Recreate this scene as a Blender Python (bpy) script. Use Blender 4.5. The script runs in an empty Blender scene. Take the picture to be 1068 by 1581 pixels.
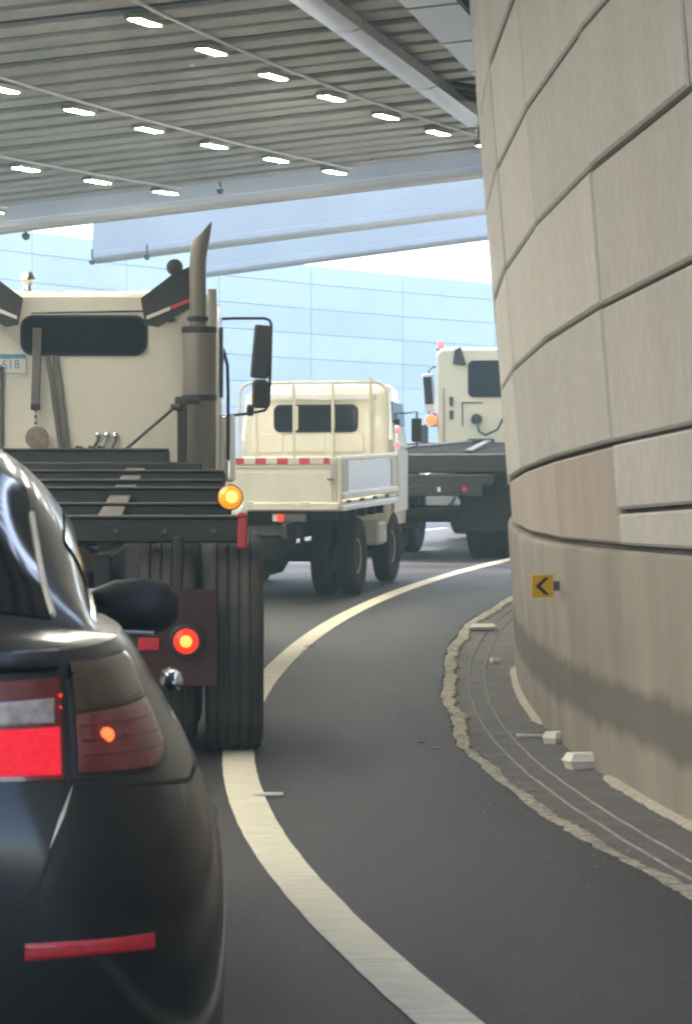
import bpy, math, random
from mathutils import Vector, Matrix
rnd = random.Random(7)
sc = bpy.context.scene
COL = sc.collection
R = math.radians

# ------------------------------------------------------------------ camera, world, sun, exposure
cam_d = bpy.data.cameras.new('camera'); cam = bpy.data.objects.new('camera', cam_d); COL.objects.link(cam)
cam.location = (0, 0, 1.2); cam.rotation_euler = (R(90), 0, 0)
cam_d.sensor_fit = 'HORIZONTAL'; cam_d.sensor_width = 36.0; cam_d.lens = 36.0 * 4760 / 1068
cam_d.clip_start = 0.1; cam_d.clip_end = 3000
cam_d.dof.use_dof = True; cam_d.dof.focus_distance = 24.0; cam_d.dof.aperture_fstop = 26.0
sc.camera = cam

SUN_EL, SUN_AZ = R(52), R(-38)          # azimuth measured from +Y towards +X
world = bpy.data.worlds.new('World'); sc.world = world; world.use_nodes = True
wn = world.node_tree; bg = wn.nodes['Background']
sky = wn.nodes.new('ShaderNodeTexSky'); sky.sky_type = 'NISHITA'; sky.sun_disc = False
sky.sun_elevation = SUN_EL; sky.sun_rotation = SUN_AZ; sky.dust_density = 2.0; sky.air_density = 1.0; sky.ozone_density = 0.2
wn.links.new(sky.outputs[0], bg.inputs[0]); bg.inputs[1].default_value = 0.15
sun_d = bpy.data.lights.new('sun', 'SUN'); sun = bpy.data.objects.new('sun', sun_d); COL.objects.link(sun)
sun_d.energy = 1.2; sun_d.angle = R(6); sun_d.color = (1.0, 0.95, 0.87)
sd = Vector((math.sin(SUN_AZ) * math.cos(SUN_EL), math.cos(SUN_AZ) * math.cos(SUN_EL), math.sin(SUN_EL)))
sun.rotation_euler = (-sd).to_track_quat('-Z', 'Y').to_euler()
sun.location = sd * 60
sc.view_settings.view_transform = 'Standard'; sc.view_settings.look = 'None'
sc.view_settings.exposure = 2.75; sc.view_settings.gamma = 1.0; sc.view_settings.use_curve_mapping = False
sc.render.engine = 'CYCLES'
sc.cycles.use_denoising = True
sc.cycles.max_bounces = 6; sc.cycles.diffuse_bounces = 4; sc.cycles.glossy_bounces = 3
sc.cycles.use_adaptive_sampling = True; sc.cycles.adaptive_threshold = 0.02
sc.cycles.filter_width = 2.2
LAMP_POWER = 60.0

# ------------------------------------------------------------------ materials
MATS = {}
def mat(name, col, rough=0.6, metal=0.0, var=0.15, scale=6.0, bump=0.0, bscale=60.0, coat=0.0, spec=0.5,
        emit=None, estr=0.0, dirt=None, damt=0.0, dscale=2.0, stretch=(1, 1, 1), speck=0.0, sscale=80, crough=0.06):
    if name in MATS: return MATS[name]
    m = bpy.data.materials.new(name); m.use_nodes = True
    nt = m.node_tree; b = nt.nodes['Principled BSDF']; N = nt.nodes.new; L = nt.links.new
    b.inputs['Roughness'].default_value = rough; b.inputs['Metallic'].default_value = metal
    b.inputs['Coat Weight'].default_value = coat; b.inputs['Coat Roughness'].default_value = crough
    b.inputs['Specular IOR Level'].default_value = spec
    tc = N('ShaderNodeTexCoord'); mp = N('ShaderNodeMapping'); mp.inputs['Scale'].default_value = stretch
    L(tc.outputs['Object'], mp.inputs[0])
    nz = N('ShaderNodeTexNoise'); nz.inputs['Scale'].default_value = scale; nz.inputs['Detail'].default_value = 6
    L(mp.outputs[0], nz.inputs['Vector'])
    cr = N('ShaderNodeValToRGB')
    lo = [max(0, c * (1 - var)) for c in col]; hi = [min(1, c * (1 + var)) for c in col]
    cr.color_ramp.elements[0].position = 0.3; cr.color_ramp.elements[1].position = 0.7
    cr.color_ramp.elements[0].color = (*lo, 1); cr.color_ramp.elements[1].color = (*hi, 1)
    L(nz.outputs[0], cr.inputs[0])
    out = cr.outputs[0]
    if dirt:
        n2 = N('ShaderNodeTexNoise'); n2.inputs['Scale'].default_value = dscale; n2.inputs['Detail'].default_value = 8
        n2.inputs['Roughness'].default_value = 0.65
        L(mp.outputs[0], n2.inputs['Vector'])
        mr = N('ShaderNodeMapRange'); mr.inputs[1].default_value = 0.45; mr.inputs[2].default_value = 0.75
        mr.inputs[4].default_value = damt; L(n2.outputs[0], mr.inputs[0])
        mx = N('ShaderNodeMix'); mx.data_type = 'RGBA'; L(mr.outputs[0], mx.inputs[0]); L(out, mx.inputs[6])
        mx.inputs[7].default_value = (*dirt, 1); out = mx.outputs[2]
    if name.startswith('panel_') or name.startswith('outer_wall_conc'):
        oi = N('ShaderNodeObjectInfo'); mo = N('ShaderNodeMapRange'); mo.inputs[3].default_value = 0.92; mo.inputs[4].default_value = 1.05; L(oi.outputs['Random'], mo.inputs[0])
        vo = N('ShaderNodeVectorMath'); vo.operation = 'SCALE'; L(out, vo.inputs[0]); L(mo.outputs[0], vo.inputs['Scale']); out = vo.outputs[0]
    if speck:
        n4 = N('ShaderNodeTexNoise'); n4.inputs['Scale'].default_value = sscale; n4.inputs['Detail'].default_value = 2; L(tc.outputs['Object'], n4.inputs['Vector'])
        m4 = N('ShaderNodeMapRange'); m4.inputs[1].default_value = 0.35; m4.inputs[2].default_value = 0.72; m4.inputs[3].default_value = 1 - speck; m4.inputs[4].default_value = 1 + speck * 1.6
        L(n4.outputs[0], m4.inputs[0])
        mm4 = N('ShaderNodeVectorMath'); mm4.operation = 'SCALE'; L(out, mm4.inputs[0]); L(m4.outputs[0], mm4.inputs['Scale']); out = mm4.outputs[0]
    L(out, b.inputs['Base Color'])
    if bump:
        n3 = N('ShaderNodeTexNoise'); n3.inputs['Scale'].default_value = bscale; n3.inputs['Detail'].default_value = 4
        L(tc.outputs['Object'], n3.inputs['Vector'])
        bp = N('ShaderNodeBump'); bp.inputs['Strength'].default_value = bump; bp.inputs['Distance'].default_value = 0.01
        L(n3.outputs[0], bp.inputs['Height']); L(bp.outputs[0], b.inputs['Normal'])
    if emit:
        b.inputs['Emission Color'].default_value = (*emit, 1); b.inputs['Emission Strength'].default_value = estr
    MATS[name] = m; return m

ASPHALT = mat('asphalt', (0.021, 0.0208, 0.022), 0.66, var=0.22, scale=1.3, bump=0.5, bscale=170, dirt=(0.046, 0.0445, 0.045), damt=0.7, dscale=0.9, stretch=(1.4, .22, 1), speck=0.55, sscale=55)
PAINT_LINE = mat('road_line_paint', (0.80, 0.75, 0.57), 0.7, var=0.12, scale=9, bump=0.4, bscale=120, dirt=(0.46, 0.43, 0.34), damt=0.7, dscale=5, stretch=(1, 5, 1))
EARTH = mat('earth', (0.16, 0.14, 0.11), 0.95, scale=0.3)
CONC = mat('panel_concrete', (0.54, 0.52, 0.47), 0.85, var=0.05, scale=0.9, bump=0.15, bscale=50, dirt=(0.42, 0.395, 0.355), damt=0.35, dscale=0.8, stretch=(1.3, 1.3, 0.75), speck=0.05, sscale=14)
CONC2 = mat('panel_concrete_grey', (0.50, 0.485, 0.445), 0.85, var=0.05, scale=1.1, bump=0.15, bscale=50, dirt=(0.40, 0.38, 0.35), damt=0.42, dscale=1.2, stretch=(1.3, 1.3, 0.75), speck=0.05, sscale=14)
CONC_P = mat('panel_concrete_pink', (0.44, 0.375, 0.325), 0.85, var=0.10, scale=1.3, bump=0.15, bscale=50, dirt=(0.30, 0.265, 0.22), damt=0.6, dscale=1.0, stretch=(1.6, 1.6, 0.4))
BACK = mat('joint_concrete', (0.10, 0.09, 0.075), 0.95, var=0.2, scale=5)
FARCONC = mat('outer_wall_concrete', (0.62, 0.62, 0.60), 0.85, var=0.05, scale=0.6, dirt=(0.54, 0.54, 0.53), damt=0.3, dscale=0.5)
FARBACK = mat('outer_wall_joint', (0.55, 0.55, 0.55), 0.95)
WHITEC = mat('white_concrete', (0.60, 0.595, 0.56), 0.8, var=0.04, scale=0.7, dirt=(0.50, 0.49, 0.46), damt=0.25, dscale=0.6)
GREYC = mat('grey_concrete', (0.47, 0.47, 0.46), 0.85, var=0.05, scale=0.7, dirt=(0.40, 0.395, 0.38), damt=0.3, dscale=0.6)
RIB = mat('roof_rib', (0.50, 0.495, 0.485), 0.75, var=0.12, scale=0.9, dirt=(0.27, 0.265, 0.26), damt=0.6, dscale=0.8)
DECK = mat('roof_deck', (0.06, 0.057, 0.055), 0.9, var=0.15, scale=1.5)
GUTTER = mat('gutter_concrete', (0.115, 0.107, 0.097), 0.85, var=0.25, scale=5, bump=0.4, bscale=90, dirt=(0.07, 0.063, 0.055), damt=0.6, dscale=3)
LIP = mat('broken_kerb', (0.38, 0.35, 0.27), 0.95, var=0.35, scale=22, bump=1.0, bscale=45, dirt=(0.10, 0.09, 0.07), damt=0.75, dscale=9, speck=0.3, sscale=40)
RIDGE = mat('gutter_ridge', (0.27, 0.25, 0.22), 0.85, var=0.3, scale=9, dirt=(0.13, 0.12, 0.11), damt=0.8, dscale=5)
DUST = mat('pale_dust', (0.42, 0.38, 0.30), 0.95, var=0.2, scale=20, bump=0.6, bscale=80)
TRUNK = mat('trunking_metal', (0.86, 0.84, 0.88), 0.28, metal=0.9, var=0.05, scale=4, dirt=(0.68, 0.58, 0.58), damt=0.5, dscale=2)
GALV = mat('galvanised', (0.62, 0.61, 0.62), 0.45, metal=0.55, var=0.08, scale=4, dirt=(0.5, 0.42, 0.38), damt=0.35, dscale=2)
PALEP = mat('pale_panel', (0.86, 0.86, 0.9), 0.3, metal=0.85, var=0.05, scale=3)
LAMPBODY = mat('lamp_housing', (0.34, 0.34, 0.26), 0.5, var=0.05)
LAMP_E = mat('lamp_diffuser', (0.9, 0.9, 0.8), 0.4, var=0.0, emit=(1.0, 0.94, 0.80), estr=LAMP_POWER)
DARKMET = mat('dark_fixture', (0.03, 0.03, 0.03), 0.6)
BLACKPAINT = mat('black_car_paint', (0.010, 0.0095, 0.009), 0.42, var=0.1, scale=2, coat=0.65, spec=0.25, crough=0.12, dirt=(0.022, 0.019, 0.016), damt=0.5, dscale=1.6)
CARGLASS = mat('dark_car_glass', (0.006, 0.006, 0.007), 0.08, var=0.0, coat=0.3)
BLACKPLAST = mat('black_plastic', (0.018, 0.017, 0.017), 0.55, var=0.15)
CHROME = mat('chrome', (0.75, 0.75, 0.76), 0.14, metal=1.0, var=0.05)
RUBBER = mat('tyre_rubber', (0.05, 0.044, 0.038), 0.85, var=0.25, scale=5, bump=0.3, bscale=50, dirt=(0.12, 0.102, 0.084), damt=0.6, dscale=3)
RUBBER2 = mat('tyre_rubber_dark', (0.016, 0.016, 0.018), 0.85, var=0.2, scale=5, dirt=(0.035, 0.033, 0.03), damt=0.5, dscale=3)
RIMMET = mat('wheel_rim', (0.5, 0.5, 0.5), 0.45, metal=0.7, var=0.1)
CREAM = mat('cream_cab_paint', (0.60, 0.565, 0.455), 0.38, var=0.06, scale=1.2, coat=0.4, dirt=(0.40, 0.365, 0.29), damt=0.6, dscale=1.8, stretch=(1.2, 1, 0.35))
CREAM2 = mat('cream_light_truck_paint', (0.68, 0.655, 0.55), 0.4, var=0.05, scale=1.2, coat=0.4, dirt=(0.48, 0.45, 0.36), damt=0.45, dscale=2, stretch=(1, 1, 0.5))
CREAM3 = mat('cream_yellow_cab_paint', (0.70, 0.63, 0.42), 0.4, var=0.05, scale=1.2, coat=0.4)
FRAME = mat('black_frame_steel', (0.02, 0.019, 0.019), 0.6, var=0.25, scale=4, dirt=(0.07, 0.06, 0.05), damt=0.5, dscale=3)
DECKDARK = mat('dark_deck_steel', (0.006, 0.0057, 0.0055), 0.95, spec=0.08, var=0.3, scale=3, dirt=(0.015, 0.0135, 0.012), damt=0.6, dscale=2)
FRAMEDUST = mat('dusty_frame_steel', (0.12, 0.108, 0.095), 0.8, var=0.25, scale=4, dirt=(0.06, 0.055, 0.05), damt=0.6, dscale=4)
EXH = mat('exhaust_steel', (0.22, 0.195, 0.17), 0.5, metal=0.35, var=0.15, scale=3, dirt=(0.12, 0.10, 0.08), damt=0.5, dscale=2, stretch=(1, 1, 0.3))
STRAP = mat('grey_strap', (0.13, 0.12, 0.105), 0.8, var=0.15)
ALU = mat('aluminium', (0.80, 0.81, 0.83), 0.35, metal=0.6, var=0.05, scale=5)
ALUP = mat('aluminium_panel', (0.62, 0.65, 0.68), 0.25, metal=0.7, var=0.04)
WBOX = mat('white_box_paint', (0.68, 0.68, 0.67), 0.5, var=0.06)
GLASS = mat('cab_window_glass', (0.010, 0.012, 0.018), 0.06, var=0.0, spec=0.35)
MIRR = mat('mirror_back', (0.03, 0.03, 0.03), 0.5, var=0.1)
AMBER_L = mat('amber_lens_lit', (0.8, 0.3, 0.02), 0.3, var=0.0, emit=(1.0, 0.30, 0.005), estr=0.16)
AMBER_H = mat('amber_bulb', (1, 0.6, 0.1), 0.3, var=0.0, emit=(1.0, 0.60, 0.12), estr=0.32)
RED_L = mat('red_lens_lit', (0.7, 0.02, 0.01), 0.3, var=0.0, emit=(1.0, 0.03, 0.01), estr=0.2)
RED_H = mat('red_bulb', (1, 0.3, 0.1), 0.3, var=0.0, emit=(1.0, 0.22, 0.03), estr=0.5)
GLOWRED = mat('glow_red_flap', (0.045, 0.012, 0.011), 0.7, var=0.25, scale=5)  # red glow of the brake lamp put into the flap colour
RED_SEG = mat('brake_segment_lit', (0.30, 0.004, 0.008), 0.3, var=0.3, scale=90, emit=(1.0, 0.004, 0.022), estr=0.13, bump=0.5, bscale=150)
def facet_emission(m, lo, hi):
    nt = m.node_tree; N = nt.nodes.new; L = nt.links.new; b = nt.nodes['Principled BSDF']
    tc = N('ShaderNodeTexCoord'); bt = N('ShaderNodeTexBrick'); mp = N('ShaderNodeMapping'); mp.inputs['Rotation'].default_value = (R(90), 0, 0); mp.inputs['Scale'].default_value = (1, 1, 1)
    L(tc.outputs['Object'], mp.inputs[0]); L(mp.outputs[0], bt.inputs['Vector'])
    bt.inputs['Scale'].default_value = 45; bt.inputs['Mortar Size'].default_value = 0.06; bt.inputs['Mortar Smooth'].default_value = 0.6
    bt.inputs['Color1'].default_value = (hi, hi, hi, 1); bt.inputs['Color2'].default_value = (hi * .75, hi * .75, hi * .75, 1); bt.inputs['Mortar'].default_value = (lo, lo, lo, 1)
    L(bt.outputs[0], b.inputs['Emission Strength'])
facet_emission(RED_SEG, 0.07, 0.17)
BULB_R = mat('tail_bulb', (0.8, 0.1, 0.03), 0.3, var=0.0, emit=(1.0, 0.10, 0.02), estr=0.45)
RED_DIM = mat('dark_red_lens', (0.15, 0.008, 0.009), 0.22, var=0.25, scale=25, coat=1.0)
SMOKE = mat('smoky_amber_lens', (0.055, 0.022, 0.010), 0.25, var=0.3, scale=30, coat=1.0)
REV = mat('reverse_lens', (0.42, 0.34, 0.30), 0.2, var=0.35, scale=35, coat=1.0)
REFLECT = mat('red_reflector', (0.60, 0.015, 0.025), 0.35, var=0.15, scale=60, coat=0.5, bump=0.3, bscale=200)
REDTAPE = mat('red_tape', (0.55, 0.05, 0.06), 0.5, var=0.12, scale=20)
WHITETAPE = mat('white_tape', (0.66, 0.63, 0.58), 0.5, var=0.06)
PINKRED = mat('red_marker_lit', (0.8, 0.1, 0.08), 0.3, var=0.0, emit=(1.0, 0.10, 0.10), estr=0.42)
ORANGE_L = mat('orange_marker_lit', (0.9, 0.2, 0.05), 0.3, var=0.0, emit=(1.0, 0.12, 0.045), estr=0.42)
YELLOW = mat('yellow_sign', (0.78, 0.44, 0.02), 0.5, var=0.1, scale=30)
SIGNBLACK = mat('sign_black', (0.012, 0.012, 0.012), 0.6)
FOAM = mat('white_foam', (0.74, 0.71, 0.64), 0.8, var=0.08, scale=20)
PLATE = mat('licence_plate', (0.62, 0.62, 0.56), 0.5, var=0.08, scale=12)
PLATEBLUE = mat('plate_blue', (0.10, 0.28, 0.38), 0.5, var=0.1)
PALEPIPE = mat('pale_pipe', (0.52, 0.50, 0.43), 0.5, var=0.08)
HOOK = mat('rusty_hook', (0.20, 0.15, 0.125), 0.7, var=0.3, scale=14)

# barrier material: soot band drawn on the concrete (UV: along, height)
def barrier_mat():
    m = bpy.data.materials.new('barrier_concrete'); m.use_nodes = True
    nt = m.node_tree; b = nt.nodes['Principled BSDF']; N = nt.nodes.new; L = nt.links.new
    b.inputs['Roughness'].default_value = 0.9
    uv = N('ShaderNodeUVMap'); uv.uv_map = 'UVMap'
    sp = N('ShaderNodeSeparateXYZ'); L(uv.outputs[0], sp.inputs[0])
    mp = N('ShaderNodeMapping'); mp.inputs['Scale'].default_value = (0.9, 0.35, 1); L(uv.outputs[0], mp.inputs[0])
    nz = N('ShaderNodeTexNoise'); nz.inputs['Scale'].default_value = 1.6; nz.inputs['Detail'].default_value = 6; L(mp.outputs[0], nz.inputs['Vector'])
    cr = N('ShaderNodeValToRGB'); e = cr.color_ramp.elements
    e[0].position = 0.33; e[0].color = (0.24, 0.21, 0.175, 1); e[1].position = 0.68; e[1].color = (0.34, 0.305, 0.25, 1)
    L(nz.outputs[0], cr.inputs[0])
    n2 = N('ShaderNodeTexNoise'); n2.inputs['Scale'].default_value = 2.2; n2.inputs['Detail'].default_value = 8; L(uv.outputs[0], n2.inputs['Vector'])
    # height + noise
    ad = N('ShaderNodeMath'); ad.operation = 'MULTIPLY_ADD'; L(n2.outputs[0], ad.inputs[0]); ad.inputs[1].default_value = 0.14; L(sp.outputs[1], ad.inputs[2])
    up = N('ShaderNodeMapRange'); up.inputs[1].default_value = 0.54; up.inputs[2].default_value = 0.48; L(ad.outputs[0], up.inputs[0])
    lo = N('ShaderNodeMapRange'); lo.inputs[1].default_value = 0.25; lo.inputs[2].default_value = 0.31; L(ad.outputs[0], lo.inputs[0])
    ml = N('ShaderNodeMath'); ml.operation = 'MULTIPLY'; L(up.outputs[0], ml.inputs[0]); L(lo.outputs[0], ml.inputs[1])
    m2 = N('ShaderNodeMath'); m2.operation = 'MULTIPLY'; L(ml.outputs[0], m2.inputs[0]); m2.inputs[1].default_value = 0.75
    mx = N('ShaderNodeMix'); mx.data_type = 'RGBA'; L(m2.outputs[0], mx.inputs[0]); L(cr.outputs[0], mx.inputs[6]); mx.inputs[7].default_value = (0.105, 0.092, 0.08, 1)
    L(mx.outputs[2], b.inputs['Base Color'])
    n3 = N('ShaderNodeTexNoise'); n3.inputs['Scale'].default_value = 40; L(uv.outputs[0], n3.inputs['Vector'])
    bp = N('ShaderNodeBump'); bp.inputs['Strength'].default_value = 0.25; bp.inputs['Distance'].default_value = 0.01
    L(n3.outputs[0], bp.inputs['Height']); L(bp.outputs[0], b.inputs['Normal'])
    return m
BARRIER = barrier_mat()

# ------------------------------------------------------------------ mesh helpers
class MB:
    def __init__(s): s.v = []; s.f = []
    def add(s, vs, fs):
        n = len(s.v); s.v += [tuple(p) for p in vs]; s.f += [tuple(i + n for i in f) for f in fs]; return s
    def box(s, c, d, bev=0.0, rot=None):
        hx, hy, hz = d[0] / 2, d[1] / 2, d[2] / 2
        bev = min(bev, hx * .49, hy * .49, hz * .49)
        if bev <= 0:
            vs = [Vector((x, y, z)) for x in (-hx, hx) for y in (-hy, hy) for z in (-hz, hz)]
            fs = [(0, 1, 3, 2), (4, 6, 7, 5), (0, 4, 5, 1), (2, 3, 7, 6), (0, 2, 6, 4), (1, 5, 7, 3)]
        else:
            vs = []; idx = {}
            for i, sx in enumerate((-1, 1)):
                for j, sy in enumerate((-1, 1)):
                    for k, sz in enumerate((-1, 1)):
                        for a in range(3):
                            p = [sx * (hx - bev), sy * (hy - bev), sz * (hz - bev)]
                            p[a] = (sx, sy, sz)[a] * (hx, hy, hz)[a]
                            idx[(i, j, k, a)] = len(vs); vs.append(Vector(p))
            fs = []
            for a in range(3):
                b, c2 = (a + 1) % 3, (a + 2) % 3
                for t in (0, 1):
                    q = []
                    for (u, w) in ((0, 0), (1, 0), (1, 1), (0, 1)):
                        key = [0, 0, 0]; key[a] = t; key[b] = u; key[c2] = w
                        q.append(idx[(*key, a)])
                    fs.append(q if t else q[::-1])
            for a in range(3):       # edges along axis a
                b, c2 = (a + 1) % 3, (a + 2) % 3
                for u in (0, 1):
                    for w in (0, 1):
                        k0 = [0, 0, 0]; k1 = [0, 0, 0]; k1[a] = 1
                        k0[b] = k1[b] = u; k0[c2] = k1[c2] = w
                        q = [idx[(*k0, b)], idx[(*k1, b)], idx[(*k1, c2)], idx[(*k0, c2)]]
                        fs.append(q if (u == w) == False else q[::-1])
            for i in (0, 1):
                for j in (0, 1):
                    for k in (0, 1):
                        q = [idx[(i, j, k, 0)], idx[(i, j, k, 1)], idx[(i, j, k, 2)]]
                        fs.append(q if (i + j + k) % 2 == 1 else q[::-1])
        if rot is not None: vs = [rot @ p for p in vs]
        c = Vector(c)
        return s.add([p + c for p in vs], fs)
    def tube(s, pts, r, n=10, caps=True):
        pts = [Vector(p) for p in pts]; rs = r if isinstance(r, (list, tuple)) else [r] * len(pts)
        rings = []; up = None
        for i, p in enumerate(pts):
            t = (pts[min(i + 1, len(pts) - 1)] - pts[max(i - 1, 0)]).normalized()
            if up is None:
                up = Vector((0, 0, 1)) if abs(t.z) < 0.9 else Vector((1, 0, 0))
            a = t.cross(up).normalized(); b = a.cross(t).normalized(); up = b
            rings.append([p + (a * math.cos(2 * math.pi * k / n) + b * math.sin(2 * math.pi * k / n)) * rs[i] for k in range(n)])
        vs = [q for ring in rings for q in ring]; fs = []
        for i in range(len(pts) - 1):
            for k in range(n):
                fs.append((i * n + k, i * n + (k + 1) % n, (i + 1) * n + (k + 1) % n, (i + 1) * n + k))
        if caps:
            fs.append(tuple(range(n))[::-1]); fs.append(tuple((len(pts) - 1) * n + k for k in range(n)))
        return s.add(vs, fs)
    def lathe(s, prof, c, axis='x', n=40):          # prof: list of (along, radius)
        c = Vector(c); vs = []; fs = []
        for (a, r) in prof:
            for k in range(n):
                t = 2 * math.pi * k / n; u, w = r * math.cos(t), r * math.sin(t)
                vs.append(c + Vector({'x': (a, u, w), 'y': (w, a, u), 'z': (u, w, a)}[axis]))
        for i in range(len(prof) - 1):
            for k in range(n):
                fs.append((i * n + k, i * n + (k + 1) % n, (i + 1) * n + (k + 1) % n, (i + 1) * n + k))
        if prof[0][1] > 1e-6: fs.append(tuple(range(n))[::-1])
        if prof[-1][1] > 1e-6: fs.append(tuple((len(prof) - 1) * n + k for k in range(n)))
        return s.add(vs, fs)
    def loft(s, rings, closed=True, caps=True):
        n = len(rings[0]); vs = [q for r_ in rings for q in r_]; fs = []
        m = n if closed else n - 1
        for i in range(len(rings) - 1):
            for k in range(m):
                fs.append((i * n + k, i * n + (k + 1) % n, (i + 1) * n + (k + 1) % n, (i + 1) * n + k))
        if caps and closed:
            fs.append(tuple(range(n))[::-1]); fs.append(tuple((len(rings) - 1) * n + k for k in range(n)))
        return s.add(vs, fs)
    def prism(s, poly, d):                            # extrude polygon by vector d
        n = len(poly); poly = [Vector(p) for p in poly]; d = Vector(d)
        fs = [tuple(range(n))[::-1], tuple(range(n, 2 * n))] + [(k, (k + 1) % n, n + (k + 1) % n, n + k) for k in range(n)]
        return s.add(poly + [p + d for p in poly], fs)
    def mesh(s, name, sharp=35):
        me = bpy.data.meshes.new(name); me.from_pydata(s.v, [], s.f); me.validate()
        import bmesh
        bm = bmesh.new(); bm.from_mesh(me); bmesh.ops.recalc_face_normals(bm, faces=bm.faces); bm.to_mesh(me); bm.free()
        me.polygons.foreach_set('use_smooth', [True] * len(me.polygons))
        me.set_sharp_from_angle(angle=R(sharp)); me.update()
        return me
    def build(s, name, m, parent=None, sharp=35):
        me = s.mesh(name, sharp); me.materials.append(m)
        o = bpy.data.objects.new(name, me); COL.objects.link(o)
        if parent: o.parent = parent
        return o

def tag(o, label=None, cat=None, group=None, kind=None):
    if label: o['label'] = label
    if cat: o['category'] = cat
    if group: o['group'] = group
    if kind: o['kind'] = kind
    return o
def empty(name, loc=(0, 0, 0), rot=(0, 0, 0)):
    o = bpy.data.objects.new(name, None); COL.objects.link(o); o.location = loc; o.rotation_euler = rot
    o.empty_display_size = 0.2; return o
def link_copy(o, parent, loc=None):
    c = o.copy(); COL.objects.link(c); c.parent = parent
    if loc is not None: c.location = loc
    return c
def rrect(w, z0, z1, r, n=5, y=0.0):
    """rounded rectangle ring in the xz plane at y"""
    out = []
    for (cx, cz, a0) in ((w - r, z0 + r, -90), (w - r, z1 - r, 0), (-w + r, z1 - r, 90), (-w + r, z0 + r, 180)):
        for k in range(n + 1):
            a = R(a0 + 90 * k / n); out.append(Vector((cx + r * math.cos(a), y, cz + r * math.sin(a))))
    return out
def rrect_plate(mb, x0, x1, z0, z1, r, y, t):
    cx = (x0 + x1) / 2
    a = [p + Vector((cx, 0, 0)) for p in rrect((x1 - x0) / 2, z0, z1, r, 6, y)]
    b = [p + Vector((0, -t, 0)) for p in a]
    return mb.loft([a, b])
def lerp_tab(tab, x):
    if x <= tab[0][0]: return tab[0][1]
    for (a, va), (b, vb) in zip(tab, tab[1:]):
        if x <= b:
            t = (x - a) / (b - a); return va + (vb - va) * t
    return tab[-1][1]
def smooth_tab(tab, x):
    """catmull-rom through table"""
    n = len(tab)
    if x <= tab[0][0]: return tab[0][1]
    if x >= tab[-1][0]: return tab[-1][1]
    for i in range(n - 1):
        if x <= tab[i + 1][0]:
            x0, y0 = tab[i]; x1, y1 = tab[i + 1]
            m0 = (y1 - tab[i - 1][1]) / (x1 - tab[i - 1][0]) if i > 0 else (y1 - y0) / (x1 - x0)
            m1 = (tab[i + 2][1] - y0) / (tab[i + 2][0] - x0) if i + 2 < n else (y1 - y0) / (x1 - x0)
            h = x1 - x0; t = (x - x0) / h
            return (2*t**3 - 3*t**2 + 1) * y0 + (t**3 - 2*t**2 + t) * h * m0 + (-2*t**3 + 3*t**2) * y1 + (t**3 - t**2) * h * m1

# ------------------------------------------------------------------ road geometry
CX, CY, RL = 78.42, 18.0, 79.0         # centre of the bend, radius of the edge line
def zr(y):
    """road height along the ramp"""
    if y < 14: return 0.0
    if y < 24: return 0.0016 * (y - 14) ** 2
    if y < 70: return 0.16 + 0.032 * (y - 24)
    if y < 100: 
        t = (y - 70) / 30; return 0.16 + 0.032 * 46 + 0.032 * 30 * (t - t * t / 2)
    return 0.16 + 0.032 * 46 + 0.032 * 15
def rp(off, y, dz=0.0):
    """point at offset to the left of the edge line (m) for forward distance y (measured on the line)"""
    th = math.asin(max(-0.99, min(0.99, (y - CY) / RL))); r = RL + off
    Y = CY + r * math.sin(th)
    return Vector((CX - r * math.cos(th), Y, zr(Y) + dz))
def frange(a, b, st):
    n = max(1, int(math.ceil((b - a) / st))); return [a + (b - a) * i / n for i in range(n + 1)]
def strip(mb, offs, ys, dzs):
    rings = []
    for y in ys: rings.append([rp(o, y, d) for o, d in zip(offs, dzs)])
    n = len(offs); vs = [p for r_ in rings for p in r_]; fs = []
    for i in range(len(ys) - 1):
        for k in range(n - 1):
            fs.append((i * n + k, (i + 1) * n + k, (i + 1) * n + k + 1, i * n + k + 1))
    return mb.add(vs, fs)

# ground: one large sheet under everything
mb = MB(); ys = [-900, -200, -60] + frange(-20, 104, 4) + [200, 500, 1400]
xs = [-1200, -300, -60, -25, 0, 25, 60, 300, 1200]
mb.add([(x, y, zr(y) - 0.14) for y in ys for x in xs],
       [(j * 9 + i, j * 9 + i + 1, (j + 1) * 9 + i + 1, (j + 1) * 9 + i) for j in range(len(ys) - 1) for i in range(8)])
tag(mb.build('ground', EARTH), kind='structure')

# asphalt with a ragged edge at the gutter
ys = frange(-25, 4, 0.12) + frange(4.05, 30, 0.05) + frange(30.1, 96, 0.12); mb = MB(); rings = []
offs = [20, 14, 9, 5, 2.5, 0.8, 0, -0.7]
prev = 0
ragged = []
for i, y in enumerate(ys):
    prev = prev * 0.82 + rnd.uniform(-1, 1) * 0.006
    e = -1.16 + rnd.uniform(-.004, .004) + (rnd.uniform(-.02, .006) if rnd.random() < .06 else 0) + prev + 0.012 * math.sin(y * 1.7) + 0.02 * math.sin(y * 0.55)
    ragged.append(e)
    ring = [rp(o, y, 0) for o in offs] + [rp(e + 0.02, y, 0.0), rp(e, y, -0.005), rp(e - 0.004, y, -0.06)]
    rings.append(ring)
mb.loft(rings, closed=False)
tag(mb.build('road', ASPHALT, sharp=50), kind='structure')

# edge line
mb = MB(); rings = []
for y in frange(-10, 90, 0.2):
    a = 0.078 + rnd.uniform(-.0018, .0018); b = -0.078 + rnd.uniform(-.0018, .0018)
    k = -0.08 * (max(0, 12.5 - y) / 5.3) ** 2 if y > 2 else -0.39
    rings.append([rp(a + k, y, 0.005), rp(k, y, 0.0065), rp(b + k, y, 0.005)])
mb.loft(rings, closed=False)
tag(mb.build('road_edge_line', PAINT_LINE), kind='structure')
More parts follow.
